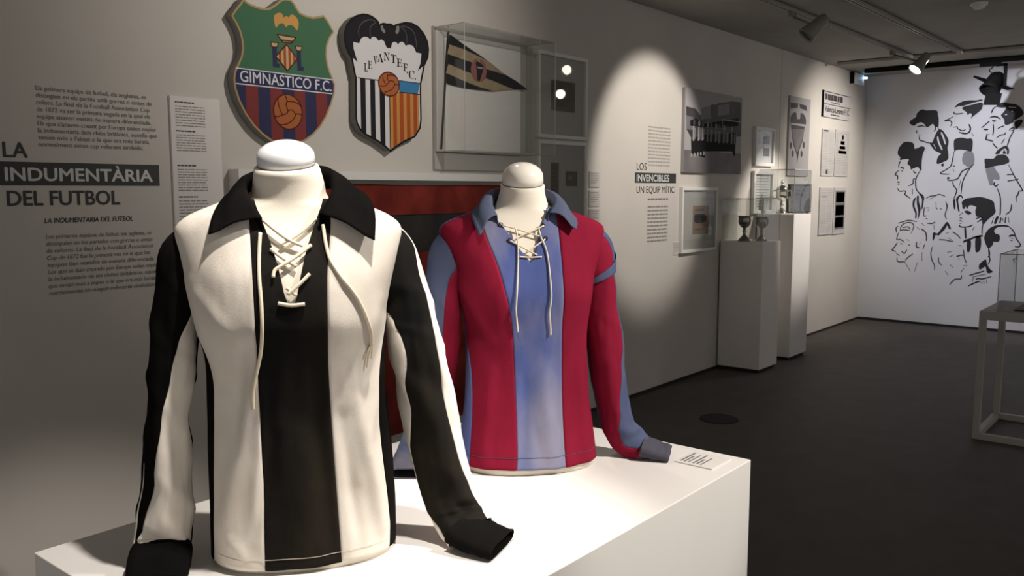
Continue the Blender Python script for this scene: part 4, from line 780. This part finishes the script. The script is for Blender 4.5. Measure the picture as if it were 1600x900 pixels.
for k in range(2):
    ya, yb = (.43, .695) if k == 0 else (.705, .97); V, Fc = [], []
    for i in range(9):
        u = i / 8; y = lerp(ya, yb, u); h = ZT + .008 + .030 * math.sin(math.pi * min(1, (u if k == 1 else 1 - u) * .8 + .2)); V += [(6.26, y, ZT + .008), (6.26, y, h), (6.61, y, ZT + .008), (6.61, y, h)]
        if i: a = 4 * i - 4; Fc += [[a+1, a+5, a+7, a+3], [a, a+4, a+5, a+1], [a+2, a+3, a+7, a+6]]
    Fc += [[0, 1, 3, 2], [32, 34, 35, 33]]
    mesh('page_block', V, Fc, M['ph_light'], t)

# ---------------------------------------------------------------- big plinth in front
t = thing('plinth', 'wide white plinth in front carrying both shirts', 'plinth', (1.336, 1.285, 0))
mesh('recessed_base', *box(.67, 2.0, .91, 1.66, 0, .05), M['gap'], t)
bevel(mesh('plinth_body', *box(.639, 2.033, .880, 1.690, .05, .92), M['plinth'], t), .002)
PZ = .92
t = thing('label_card', 'white printed caption card lying flat on the plinth corner by the red shirt cuff', 'label', (1.95, .97, PZ))
bevel(mesh('card', *box(1.893, 2.000, .918, 1.022, PZ, PZ + .003), M['board'], t), .0008)
for k, (xa, xb, ya, yb) in enumerate(((1.905, 1.985, 1.008, 1.013), (1.905, 1.96, .998, 1.003), (1.905, 1.975, .988, .992), (1.905, 1.985, .974, .979), (1.905, 1.95, .964, .969), (1.905, 1.97, .954, .958))):
    mesh('print_line', *box(xa, xb, ya, yb, PZ + .003, PZ + .0033), M['greytext'], t)

# ---------------------------------------------------------------- mannequins and jerseys
# local frame of each: x to the viewer's right, -y to the front, z up from the plinth
class Torso:
    def __init__(s, **k): s.__dict__.update(k)
    def ring(s, z): return table(s.cx, z), table(s.a, z), table(s.cy, z), table(s.bf, z), table(s.bb, z)
    def fold(s, x, z, front):
        if not front: return .0
        d = 0
        for x0, z0, x1, z1, wd, amp in s.folds:
            ex, ez = x1 - x0, z1 - z0; L2 = ex*ex + ez*ez; t = ((x - x0)*ex + (z - z0)*ez) / L2; tc = max(0, min(1, t))
            dx, dz = x - x0 - tc*ex, z - z0 - tc*ez; d += 1.7 * amp * math.exp(-(dx*dx + dz*dz) / (wd*wd)) * math.sin(math.pi * (.15 + .7 * tc))
        n = noise.noise(Vector((x * 9 + s.seed, z * 3.5, s.seed))) * .0034 + noise.noise(Vector((x * 20 + z * 6, z * 8, s.seed + 5))) * .0016 + noise.noise(Vector((x * 45 - z * 10, z * 16, s.seed + 9))) * .0006
        n += .0055 * max(0, 1 - z / .44) * noise.noise(Vector((x * 24 + z * 4, z * 2.4, s.seed + 11)))
        return d + n
    def pt(s, phi, z, off=0, plain=False):
        cx, a, cy, bf, bb = s.ring(z); c, q = math.cos(phi), math.sin(phi); P = 2 / 2.35
        x = a * math.copysign(abs(c) ** P, c); y = -(bf if q > 0 else bb) * math.copysign(abs(q) ** P, q)
        nr = Vector((c / a, -q / (bf if q > 0 else bb), 0)).normalized()
        d = off + (0 if plain else s.fold(cx + x, z, q > -.2) * max(0, min(1, q * 3 + .6)))
        return Vector((cx + x + nr.x * d, cy + y + nr.y * d, z))
    def phi(s, x, z):
        cx, a, cy, bf, bb = s.ring(z); u = max(-.9995, min(.9995, (x - cx) / a))
        return math.acos(math.copysign(abs(u) ** (2.35 / 2), u))
    def front(s, x, z, off=0): return s.pt(s.phi(x, z), z, off)
def grid_faces(nr, nc, skip=()):
    return [[i*nc+j, i*nc+j+1, (i+1)*nc+j+1, (i+1)*nc+j] for i in range(nr - 1) for j in range(nc - 1) if j not in skip]
def cloth_mesh(name, V, Fc, m, parent, th=.0022, weld=False):
    o = mesh(name, V, Fc, m, parent, True, True)
    if weld:
        bm = bmesh.new(); bm.from_mesh(o.data); bmesh.ops.remove_doubles(bm, verts=bm.verts, dist=1e-5); bm.to_mesh(o.data); bm.free()
        o.data.polygons.foreach_set('use_smooth', [True] * len(o.data.polygons))
    md = o.modifiers.new('thick', 'SOLIDIFY'); md.thickness = th; md.offset = -1
    return o
def body_panels(T, root, spec, zs):
    """spec: list of (name, material, bound_a(z), bound_b(z), columns); angles in radians, counted from the viewer's right round the front"""
    for name, m, fa, fb, nc in spec:
        V = []
        for z in zs:
            a, b = fa(z), fb(z)
            for j in range(nc + 1):
                u = j / nc; e = min(u, 1 - u) * nc
                V.append(T.pt(lerp(a, b, u), z, -.0012 if e < .5 else 0))
        cloth_mesh(name, V, [f[::-1] for f in grid_faces(len(zs), nc + 1)], m, root)
def center_panel(T, root, m, xl, xr, v, vx, zs, n=16):
    V, lip = [], []
    for z in zs:
        a, b = T.phi(xr(z), z), T.phi(max(vx(z) + v(z), T.ring(z)[0] - T.ring(z)[1]), z)
        c, d = T.phi(vx(z) - v(z), z), T.phi(xl(z), z)
        b = max(a, b); c = min(c, d)
        for p, q in ((a, b), (c, d)):
            for j in range(n + 1):
                V.append(T.pt(lerp(p, q, j / n), z, -.0012 if (j in (0, n) and (p == a) == (j == 0)) else .0))
    nc = 2 * n + 2
    return cloth_mesh('front_panel', V, [f[::-1] for f in grid_faces(len(zs), nc, (n,))], m, root, weld=True)
def sleeve(root, keys, panels, zs_m=40, seed=0, amp=.004):
    """keys: (center, half width, half depth, front dir, bounds deg[...], crease) ; panels: (name, material, i, j) between bounds i and j"""
    K = len(keys); C = catmull([k[0] for k in keys], 8); n = len(C)
    def at(f, i):
        u = i / 8; a = int(min(u, K - 1.0001)); t = u - a; t = t * t * (3 - 2 * t); return lerp(f(keys[a]), f(keys[min(a + 1, K - 1)]), t)
    frames = []
    for i in range(n):
        tg = (C[min(i + 1, n - 1)] - C[max(i - 1, 0)]).normalized(); fr = at(lambda k: Vector(k[3]), i)
        fr = (fr - tg * fr.dot(tg)).normalized(); frames.append((C[i], fr.cross(tg).normalized(), fr, at(lambda k: k[1], i), at(lambda k: k[2], i)))
    objs = {}
    for name, m, bi, bj, nc, parent in panels:
        V = []
        for i in range(n):
            c, u, f, wd, dp = frames[i]; b = [at(lambda k: k[4][q], i) for q in (bi, bj)]
            if bj == 0: b[1] += 360
            for j in range(nc + 1):
                s = j / nc; ph = R(lerp(b[0], b[1], s)); e = min(s, 1 - s) * nc
                cr = at(lambda k: k[5], i)
                d = amp * cr * (.4 * noise.noise(Vector((math.cos(ph) * 1.2 + seed, math.sin(ph) * 1.2, i * .07 + seed)))
                    + 1.0 * math.sin(4 * ph + i * .16 + 2.5 * noise.noise(Vector((seed, i * .09, 3)))) * (.5 + .5 * noise.noise(Vector((i * .12, seed, 7))))
                    + .5 * noise.noise(Vector((math.cos(ph) * 3 + i * .1, math.sin(ph) * 3 + seed, i * .16))) + .35 * max(0, math.sin(i * .55 + 2 * ph + seed)) ** 4)
                p = c + u * (wd + d) * math.cos(ph) + f * (dp + d) * math.sin(ph) - (u * math.cos(ph) + f * math.sin(ph)) * (.001 if e < .5 else 0)
                p.z = max(p.z, .0035 + .0006 * math.sin(i))
                V.append(p)
        par = objs.get(parent, root)
        objs[name if parent is None else name + str(len(objs))] = cloth_mesh(name, V, [q[::-1] for q in grid_faces(n, nc + 1)], m, par, .0018)
    return objs.get('sleeve'), frames
def cuff(sl, pts, hw, th, m, seed, fu=(0, 0, 1), side=None):
    """folded cuff lying on the plinth: flattened tube along pts"""
    C = catmull(pts, 6); V = []; n = len(C); nc = 28
    for i in range(n):
        tg = (C[min(i + 1, n - 1)] - C[max(i - 1, 0)]).normalized(); f = Vector(fu); f = (f - tg * f.dot(tg)).normalized(); u = f.cross(tg)
        k = i / (n - 1); w2 = hw(k); t2 = th(k)
        for j in range(nc + 1):
            ph = 2 * math.pi * j / nc; c, s = math.cos(ph), math.sin(ph)
            d = .0035 * noise.noise(Vector((c * 2 + seed, s * 2, i * .3 + seed)))
            p = C[i] + u * w2 * math.copysign(abs(c) ** .8, c) + f * (t2 * math.copysign(abs(s) ** .7, s) + d)
            p.z = max(p.z, .0035); V.append(p)
    o = mesh('cuff', V, [q[::-1] for q in grid_faces(n, nc + 1)], m, sl, True, True)
    md = o.modifiers.new('thick', 'SOLIDIFY'); md.thickness = .003; md.offset = -1
    return o
def collar(T, root, m, F, E, bulge=.008, n=10):
    Fc, Ec = catmull(F, 6), catmull(E, 6); V = []; N = len(Fc)
    for i in range(N):
        f, e = Fc[i], Ec[i]; out = (e - f); ax = Vector((f.x, f.y + .01, 0))
        up = Vector((ax.x * .5, ax.y * .5, .08)).normalized()
        stand = Vector((f.x * .97, f.y * .97, f.z - .030))
        row = [stand, lerp(stand, f, .55)]
        for k in range(n + 1):
            t = k / n; row.append(lerp(f, e, t) + up * bulge * math.sin(math.pi * min(1, t * 1.15 + .05)) + Vector((0, 0, .0015 * noise.noise(Vector((i * .3, t * 3, T.seed))))))
        V += row
    o = mesh('collar', V, grid_faces(N, n + 3), m, root, True, True)
    md = o.modifiers.new('thick', 'SOLIDIFY'); md.thickness = .0018; md.offset = 1
    return o
def cords(T, root, items, r, m, name='lace'):
    for pts in items:
        P = [T.front(x, z, d) if d is not None else Vector((x, y, z)) for x, z, d, y in pts]
        mesh(name, *tube(catmull(P, 6), r, 8), m, root, True, True)
def mannequin(label, loc, rz, T, z_neck, rn, capm, neck_pts, cap_h, tilt, lean):
    t = thing('mannequin', label, 'mannequin', loc, rz)
    zs = [0, .01] + [.02 + i * .02 for i in range(int((T.ztop - .02) / .02))]; V = []; nc = 48
    zs = [z for z in zs if z < T.zsh]
    for z in zs:
        for j in range(nc): V.append(T.pt(2 * math.pi * j / nc, max(z, .03), -.007, True).xy.to_3d() + Vector((0, 0, z)))
    n0 = len(zs); Fc = []
    # neck rings: (z, rx, ry, cx, cy, tilt)
    rings = list(neck_pts)
    for z, rx, ry, cx, cy, tl in rings:
        for j in range(nc):
            a = 2 * math.pi * j / nc; x, y = rx * math.cos(a), -ry * math.sin(a)
            V.append(Vector((cx + x, cy + y, z + y * math.tan(tl) + x * math.tan(lean) * (tl / tilt if tilt else 0))))
    n1 = n0 + len(rings)
    for i in range(n1 - 1):
        for j in range(nc): Fc.append([i*nc+j, (i+1)*nc+j, (i+1)*nc+(j+1)%nc, i*nc+(j+1)%nc])
    Fc.append(list(range(nc))); Fc.append([(n1-1)*nc+j for j in range(nc)][::-1])
    mesh('torso', V, Fc, M['skin'], t, True, True)
    z, rx, ry, cx, cy, tl = rings[-1]
    prof = [(.95, -.004), (.965, .002), (.96, .25), (.94, .48), (.82, .68), (.62, .85), (.36, .96), (.0, 1.0)]
    V, Fc = [], []
    for rr, h in prof:
        for j in range(nc):
            a = 2 * math.pi * j / nc; x, y = rx * rr * math.cos(a), -ry * rr * math.sin(a); zz = h * cap_h
            V.append(Vector((cx + x - zz * math.sin(lean), cy + y * math.cos(tl) - zz * math.sin(tl), z + .002 + y * math.tan(tl) + x * math.tan(lean) + zz)))
    for i in range(len(prof) - 1):
        for j in range(nc): Fc.append([i*nc+j, (i+1)*nc+j, (i+1)*nc+(j+1)%nc, i*nc+(j+1)%nc])
    mesh('neck_cap', V, Fc, M[capm], t, True, True)
    mesh('cap_joint', *tube([V[j] * 1 + Vector((0, 0, 0)) for j in range(nc)] + [V[0]], .0012, 5), M['sideboard'], t, True, True)
    return t

# ================================================================ black and white jersey
A = Torso(seed=1.7, ztop=.70, zsh=.656,
    cx=[(0, .012), (.2, .010), (.45, .002), (.6, .002), (.7, 0)],
    a=[(0, .172), (.07, .171), (.21, .167), (.33, .160), (.40, .159), (.46, .168), (.52, .184), (.57, .197), (.60, .202), (.615, .200), (.628, .188), (.640, .168), (.652, .138), (.665, .108), (.678, .086), (.70, .068)],
    cy=[(0, 0), (.5, 0), (.6, .004), (.66, .006), (.70, .0)],
    bf=[(0, .118), (.1, .113), (.25, .106), (.34, .108), (.40, .120), (.45, .134), (.52, .126), (.58, .098), (.62, .080), (.65, .070), (.70, .062)],
    bb=[(0, .11), (.2, .10), (.4, .105), (.52, .11), (.6, .092), (.65, .075), (.70, .064)],
    folds=[(-.06, .385, -.12, .10, .016, .0055), (-.085, .40, -.10, .22, .010, -.004), (-.05, .34, -.075, .06, .012, .004), (-.03, .25, -.085, .03, .010, -.0028), (-.17, .52, -.125, .36, .014, .005), (-.15, .50, -.09, .42, .012, .003),
           (.15, .48, .09, .30, .016, .004), (.17, .44, .11, .16, .014, .0045), (.11, .30, .15, .06, .014, .004), (.08, .28, .11, .03, .012, -.003), (.13, .2, .16, .02, .012, .004), (0, .3, .02, .02, .03, .003), (.035, .36, .05, .08, .014, -.0028), (-.02, .4, -.03, .15, .016, .0025), (-.13, .08, -.08, .02, .012, .003), (-.05, .44, -.16, .44, .05, .004), (.05, .44, .16, .44, .05, .003)])
P1, Z1 = (.97, 1.32, PZ), R(-37)
mannequin('cream mannequin bust with a white cap wearing the black and white shirt', P1, Z1, A, .72, .055, 'cap_white',
    [(.656, .080, .060, 0, .002, 0), (.666, .071, .060, 0, .002, 0), (.676, .066, .060, 0, .001, R(1)), (.690, .064, .059, 0, -.001, R(4)), (.703, .0615, .058, -.001, -.004, R(8)), (.715, .0590, .0575, -.002, -.007, R(12)), (.7225, .0565, .0565, -.003, -.008, R(13)), (.7245, .0535, .0535, -.003, -.008, R(13))], .042, R(13), R(3))
s = thing('striped_shirt', 'black and cream striped lace-up football shirt on the front mannequin', 'shirt', P1, Z1)
zs = [.010 + .655 * (i / 92) for i in range(93)]
xl = lambda z: table([(0, -.058), (.17, -.056), (.35, -.058), (.48, -.061), (.62, -.067), (.70, -.07)], z)
xr = lambda z: table([(0, .077), (.22, .066), (.40, .060), (.53, .062), (.62, .071), (.70, .07)], z)
oxl = lambda z: table([(0, -.153), (.15, -.145), (.28, -.140), (.38, -.140), (.45, -.160), (.53, -.186), (.61, -.215)], z)
oxr = lambda z: table([(0, .168), (.06, .167), (.226, .152), (.335, .146), (.454, .168), (.524, .196), (.612, .22)], z)
pl_, pr_ = (lambda z: A.phi(max(xl(z), -A.ring(z)[1] * .97), z)), (lambda z: A.phi(min(xr(z), A.ring(z)[1] * .97), z))
ol_, or_ = (lambda z: max(A.phi(oxl(z), z), pl_(z) + .01)), (lambda z: min(A.phi(oxr(z), z), pr_(z) - .01))
body_panels(A, s, [
    ('white_panel', M['cloth_white'], or_, pr_, 40), ('white_panel', M['cloth_white'], pl_, ol_, 40),
    ('side_panel', M['cloth_black'], lambda z: R(-38), or_, 24), ('side_panel', M['cloth_black'], ol_, lambda z: R(218), 24),
    ('back_panel', M['cloth_white'], lambda z: R(218), lambda z: R(250), 12), ('back_panel', M['cloth_black'], lambda z: R(250), lambda z: R(290), 14), ('back_panel', M['cloth_white'], lambda z: R(290), lambda z: R(322), 12)], zs)
v1 = lambda z: 0 if z < .482 else table([(.482, .003), (.50, .010), (.53, .016), (.57, .026), (.60, .036), (.63, .047), (.66, .058), (.70, .066)], z)
center_panel(A, s, M['cloth_faded'], xl, xr, v1, lambda z: 0.0, zs)
mesh('hem_stitch', *join(*[tube([A.front(lerp(-.14, .165, k / 60), .030, .0006) for k in range(61)], .0005, 4)]), M['thread'], s, False, True)
collar(A, s, M['cloth_black'],
    [(-.045, -.082, .632), (-.064, -.062, .666), (-.074, -.022, .696), (-.058, .035, .716), (0, .060, .722), (.066, .032, .724), (.078, -.015, .706), (.073, -.058, .675), (.051, -.080, .638)],
    [(-.134, -.090, .606), (-.128, -.055, .640), (-.110, .005, .672), (-.082, .060, .676), (0, .088, .680), (.085, .060, .684), (.130, .005, .680), (.150, -.050, .645), (.146, -.098, .592)], .007)
HR = (0, -1, 0)
sl, frL = sleeve(s, [
    ((-.135, .008, .590), .046, .040, HR, (-40, 90, 240), .2), ((-.172, .010, .555), .056, .044, HR, (-40, 60, 240), .4), ((-.193, .010, .49), .043, .048, HR, (-30, 48, 250), .8), ((-.208, .006, .41), .040, .048, HR, (14, 72, 260), 1), ((-.214, .0, .35), .040, .050, HR, (10, 84, 262), 1.1),
    ((-.224, -.002, .27), .034, .048, HR, (16, 98, 262), 1.2), ((-.229, -.004, .17), .036, .048, HR, (-12, 112, 266), 1.2), ((-.235, -.008, .09), .046, .046, HR, (-10, 132, 270), 1.2), ((-.239, -.020, .042), .048, .034, (0, -.75, .65), (-10, 140, 270), .8), ((-.241, -.052, .024), .047, .018, (0, -.3, 1), (-10, 140, 270), .5)],
    [('sleeve', M['cloth_black'], 1, 2, 30, None), ('sleeve_panel', M['cloth_white'], 0, 1, 30, 'sleeve'), ('sleeve_panel', M['cloth_black'], 2, 0, 20, 'sleeve')], seed=3.1, amp=.0055)
V = []
for i in range(46, 67):
    c, u, f, wd, dp = frL[i]; h = 7 * math.sin(math.pi * min(1, (i - 46) / 16) * .5)
    for j in range(4):
        ph = R(152 + (j / 3 - .5) * h); q = c + u * (wd + .0045) * math.cos(ph) + f * (dp + .0045) * math.sin(ph); q.z = max(q.z, .005); V.append(q)
cloth_mesh('sleeve_piping', V, [q[::-1] for q in grid_faces(21, 4)], M['cloth_white'], sl, .001)
cuff(sl, [(-.240, -.030, .036), (-.240, -.060, .026), (-.239, -.10, .019), (-.239, -.135, .014)], lambda k: .049 + .002 * math.sin(k * 5), lambda k: .024 - .010 * k, M['cloth_black'], 2.0)
sl, _ = sleeve(s, [
    ((.135, .008, .590), .046, .040, HR, (-30, 4, 215), .2), ((.172, .010, .558), .056, .044, HR, (-35, 10, 214), .4), ((.200, .008, .50), .047, .048, HR, (-40, 34, 168), .8), ((.217, .005, .44), .049, .050, HR, (-42, 44, 130), 1), ((.228, .0, .38), .052, .054, HR, (-44, 52, 118), 1.1),
    ((.246, -.002, .29), .050, .054, HR, (-48, 56, 138), 1.1), ((.268, -.006, .17), .050, .052, HR, (-50, 50, 166), 1.0), ((.291, -.016, .08), .050, .046, (.1, -1, .1), (-50, 44, 176), 1.0), ((.307, -.036, .040), .050, .032, (.3, -.8, .6), (-50, 42, 176), .9), ((.322, -.062, .024), .050, .019, (-.2, -.2, 1), (-50, 40, 176), .5)],
    [('sleeve', M['cloth_faded'], 1, 2, 34, None), ('sleeve_panel', M['cloth_white'], 0, 1, 20, 'sleeve'), ('sleeve_panel', M['cloth_white'], 2, 0, 26, 'sleeve')], seed=8.4, amp=.005)
cuff(sl, [(.312, -.052, .030), (.328, -.072, .024), (.352, -.092, .018), (.374, -.108, .014)], lambda k: .053 + .004 * k, lambda k: .021 - .009 * k, M['cloth_black'], 5.0)
L1 = lambda pts, d=.003: [(x, z, d, 0) for x, z in pts]
cord1 = [
    L1([(-0.0424,0.6275),(-0.0238,0.6108),(-0.0007,0.5939),(0.0217,0.5836)], .006), L1([(0.0457,0.6301),(0.0213,0.6081),(0.0026,0.5961),(-0.017,0.5864)], .003),
    L1([(-0.0319,0.5795),(-0.0121,0.5637),(0.01,0.55)], .003), L1([(0.0357,0.5851),(0.0093,0.5656),(-0.0146,0.5516),(-0.0255,0.5441),(-0.028,0.533)], .006),
    L1([(0.0312,0.5371),(0.0168,0.523),(-0.0052,0.5035)], .005), L1([(-0.007,0.5147),(0.0087,0.502)], .003), L1([(-0.0216,0.4896),(-0.0003,0.4856),(0.0223,0.4871)], .004),
    L1([(-0.0486,0.6066),(-0.0506,0.5739),(-0.0508,0.5356),(-0.048,0.4915),(-0.0473,0.4471),(-0.0518,0.4026),(-0.0607,0.3582),(-0.0646,0.3336),(-0.0657,0.3019)], .0045),
    L1([(0.0572,0.6193),(0.0598,0.5925),(0.0657,0.5634),(0.0762,0.543),(0.0879,0.5247),(0.0987,0.5108),(0.1105,0.4911),(0.12,0.4645),(0.1262,0.4333),(0.1279,0.4043)], .0045)]
cords(A, s, cord1, .0032, M['cord'])
cords(A, s, [L1([(0.1279,0.4067),(0.1242,0.386),(0.1226,0.3628)], .004), L1([(0.1279,0.4067),(0.1288,0.3904),(0.1297,0.3787)], .005), L1([(0.1279,0.4067),(0.1221,0.3953),(0.1208,0.3861)], .004)], .0016, M['cord'], 'lace_tassel')

# ================================================================ crimson and blue jersey
B = Torso(seed=4.3, ztop=.68, zsh=.633,
    cx=[(0, .010), (.2, .008), (.45, 0), (.6, -.004), (.68, -.006)],
    a=[(0, .176), (.07, .170), (.16, .158), (.26, .152), (.34, .152), (.42, .162), (.49, .176), (.54, .194), (.57, .204), (.588, .205), (.600, .194), (.611, .172), (.622, .142), (.634, .110), (.648, .086), (.68, .066)],
    cy=[(0, 0), (.5, 0), (.6, .004), (.64, .006), (.68, 0)],
    bf=[(0, .132), (.1, .118), (.25, .108), (.36, .118), (.44, .128), (.50, .118), (.56, .094), (.60, .078), (.63, .068), (.68, .060)],
    bb=[(0, .11), (.2, .10), (.4, .105), (.5, .11), (.57, .092), (.63, .075), (.68, .062)],
    folds=[(-.17, .46, -.10, .32, .014, .0045), (-.10, .25, -.12, .04, .014, .003), (.14, .44, .09, .30, .014, .003), (.12, .26, .14, .03, .013, .004), (.02, .26, .04, .02, .02, .004), (-.02, .22, -.03, .02, .014, -.003), (.06, .2, .07, .02, .012, -.003), (-.06, .5, -.10, .36, .02, .003), (-.05, .42, -.15, .42, .05, .003), (.05, .42, .15, .42, .05, .003)])
P2, Z2 = (1.664, 1.323, PZ), R(-39)
mannequin('cream mannequin bust with a cream cap wearing the crimson and blue shirt', P2, Z2, B, .69, .055, 'cap_cream',
    [(.634, .078, .058, -.005, .002, 0), (.642, .068, .058, -.006, .002, 0), (.654, .061, .058, -.006, .001, R(2)), (.668, .057, .056, -.006, -.003, R(6)), (.682, .0535, .0535, -.006, -.006, R(10)), (.692, .0535, .0535, -.006, -.007, R(12)), (.694, .0525, .0525, -.006, -.007, R(12))], .050, R(12), R(1.5))
s = thing('striped_shirt', 'crimson and blue striped lace-up football shirt on the far mannequin', 'shirt', P2, Z2)
zs = [.016 + .622 * (i / 88) for i in range(89)]
xl = lambda z: table([(0, -.046), (.067, -.042), (.223, -.045), (.362, -.054), (.468, -.077), (.58, -.112), (.62, -.125)], z)
xr = lambda z: table([(0, .076), (.218, .071), (.404, .067), (.586, .067), (.68, .066)], z)
oxl = lambda z: table([(0, -.150), (.183, -.138), (.293, -.144), (.402, -.163), (.495, -.190), (.586, -.23)], z)
oxr = lambda z: table([(0, .186), (.2, .1597), (.26, .157), (.325, .157), (.40, .170), (.453, .184), (.53, .208), (.584, .23)], z)
pl_, pr_ = (lambda z: B.phi(max(xl(z), -B.ring(z)[1] * .97), z)), (lambda z: B.phi(min(xr(z), B.ring(z)[1] * .97), z))
ol_, or_ = (lambda z: max(B.phi(oxl(z), z), pl_(z) + .01)), (lambda z: min(B.phi(oxr(z), z), pr_(z) - .01))
body_panels(B, s, [
    ('red_panel', M['cloth_red'], or_, pr_, 36), ('red_panel', M['cloth_red'], pl_, ol_, 36),
    ('side_panel', M['cloth_blue'], lambda z: R(-38), or_, 24), ('side_panel', M['cloth_blue'], ol_, lambda z: R(218), 24),
    ('back_panel', M['cloth_red'], lambda z: R(218), lambda z: R(250), 12), ('back_panel', M['cloth_blue'], lambda z: R(250), lambda z: R(290), 14), ('back_panel', M['cloth_red'], lambda z: R(290), lambda z: R(322), 12)], zs)
VX = lambda z: -.009 - max(0, z - .514) * .15
v2 = lambda z: 0 if z < .514 else table([(.514, .002), (.53, .012), (.555, .026), (.58, .038), (.605, .053), (.63, .068), (.68, .078)], z)
center_panel(B, s, M['cloth_fade_blue'], xl, xr, v2, VX, zs)
mesh('hem_stitch', *tube([B.front(lerp(-.15, .175, k / 60), .045, .0006) for k in range(61)], .0005, 4), M['cloth_slate'], s, False, True)
collar(B, s, M['cloth_slate'],
    [(-.080, -.071, .620), (-.088, -.048, .648), (-.079, -.008, .670), (-.056, .040, .682), (-.006, .060, .686), (.046, .042, .682), (.068, -.005, .670), (.064, -.045, .650), (.042, -.070, .625)],
    [(-.128, -.094, .575), (-.140, -.052, .622), (-.116, .005, .640), (-.080, .060, .648), (-.006, .085, .650), (.070, .060, .648), (.098, .005, .640), (.118, -.050, .614), (.108, -.092, .588)], .012)
sl, _ = sleeve(s, [
    ((-.135, .008, .560), .046, .040, HR, (-40, 60, 240), .2), ((-.176, .010, .525), .054, .044, HR, (-40, 60, 240), .4), ((-.198, .010, .46), .043, .048, HR, (-30, 84, 210), .8), ((-.202, .006, .38), .042, .050, HR, (-30, 95, 200), 1), ((-.206, .008, .30), .042, .048, HR, (-20, 100, 200), 1),
    ((-.220, .008, .22), .042, .046, HR, (-20, 100, 200), 1), ((-.244, .004, .12), .042, .044, HR, (-20, 96, 200), 1), ((-.266, -.006, .06), .044, .036, HR, (-20, 96, 200), .8), ((-.282, -.030, .030), .044, .020, (0, -.3, 1), (-20, 96, 200), .5)],
    [('sleeve', M['cloth_sleeve_blue'], 1, 2, 28, None), ('sleeve_panel', M['cloth_red'], 0, 1, 26, 'sleeve'), ('sleeve_panel', M['cloth_red'], 2, 0, 20, 'sleeve')], seed=5.5, amp=.004)
cuff(sl, [(-.280, -.026, .032), (-.290, -.050, .022), (-.300, -.090, .014)], lambda k: .047, lambda k: .020 - .008 * k, M['cloth_grey'], 7.0)
sl, fr2 = sleeve(s, [
    ((.135, .008, .560), .046, .040, HR, (-30, 40, 230), .2), ((.176, .010, .528), .054, .044, HR, (-35, 38, 225), .4), ((.190, .010, .46), .045, .048, HR, (-40, 36, 205), .8), ((.199, .006, .38), .043, .048, HR, (-42, 36, 190), .9), ((.210, .0, .30), .043, .050, HR, (-44, 36, 190), .9),
    ((.218, -.002, .22), .041, .048, HR, (-48, 56, 190), .9), ((.234, -.002, .13), .038, .046, HR, (-50, 88, 190), .9), ((.252, -.004, .072), .038, .042, (-.2, -1, .15), (-50, 104, 190), .9), ((.276, -.012, .040), .044, .030, (-.5, -.6, .7), (-50, 128, 190), .8), ((.312, -.026, .024), .049, .018, (-.1, -.2, 1), (-50, 138, 190), .5)],
    [('sleeve', M['cloth_red'], 1, 2, 30, None), ('sleeve_panel', M['cloth_sleeve_blue'], 0, 1, 30, 'sleeve'), ('sleeve_panel', M['cloth_sleeve_blue'], 2, 0, 24, 'sleeve')], seed=9.2, amp=.004)
# blue yoke patch at the top of the sleeve
V = []; nb = 24
def ringpt(fi, ph, off):
    i = int(fi); k = fi - i; q = []
    for c, u, f, wd, dp in (fr2[i], fr2[i + 1]): q.append(c + u * (wd + off) * math.cos(ph) + f * (dp + off) * math.sin(ph))
    return lerp(q[0], q[1], k)
for r in range(6):
    for j in range(nb + 1):
        k = j / nb; V.append(ringpt(10.8 + 7.0 * k + (r / 5 - .5) * 2 * (2.0 * (1 - k) + .3), R(-40 + 200 * k), .0042))
cloth_mesh('sleeve_band', V, [q[::-1] for q in grid_faces(6, nb + 1)], M['cloth_sleeve_blue'], sl, .0012)
cuff(sl, [(.306, -.024, .027), (.326, -.034, .021), (.350, -.046, .015), (.370, -.056, .012)], lambda k: .052 - .004 * k, lambda k: .019 - .008 * k, M['cloth_grey'], 11.0)
cord2 = [
    L1([(-0.4557,0.9935)], .0)] if False else [
    L1([(-0.0708,0.5982),(-0.0418,0.5905),(-0.0032,0.5781),(0.0169,0.5719)], .004), L1([(0.0308,0.5959),(0.0091,0.5871),(-0.0187,0.5768),(-0.0372,0.568)], .003),
    L1([(-0.0546,0.5627),(-0.0331,0.5505),(-0.0054,0.5351),(0.0069,0.5289)], .004), L1([(0.03,0.5647),(0.0069,0.55),(-0.0178,0.5352)], .003), L1([(-0.0353,0.5257),(-0.0108,0.5239),(0.0169,0.5249)], .004),
    L1([(-0.0402,0.5935),(-0.0372,0.577),(-0.0371,0.5484),(-0.0387,0.5258),(-0.0417,0.4956),(-0.0448,0.4501),(-0.0463,0.4044),(-0.0432,0.3737),(-0.0401,0.349)], .0045),
    L1([(0.0169,0.59),(0.02,0.5703),(0.0279,0.5475),(0.0311,0.5247),(0.0329,0.4789),(0.0347,0.4329),(0.0317,0.3945),(0.035,0.3635),(0.0367,0.3402)], .0045)]
cords(B, s, cord2, .0019, M['cord'])
for x, z in [(-0.0728,0.5987),(-0.0546,0.5627),(0.0283,0.5963),(0.0316,0.5662)]:
    p = B.front(x, z, .0012); mesh('eyelet', *tube([p + Vector((.0045 * math.cos(a * .524), -.0008, .0045 * math.sin(a * .524))) for a in range(13)], .0014, 5), M['hole'], s, True, True)
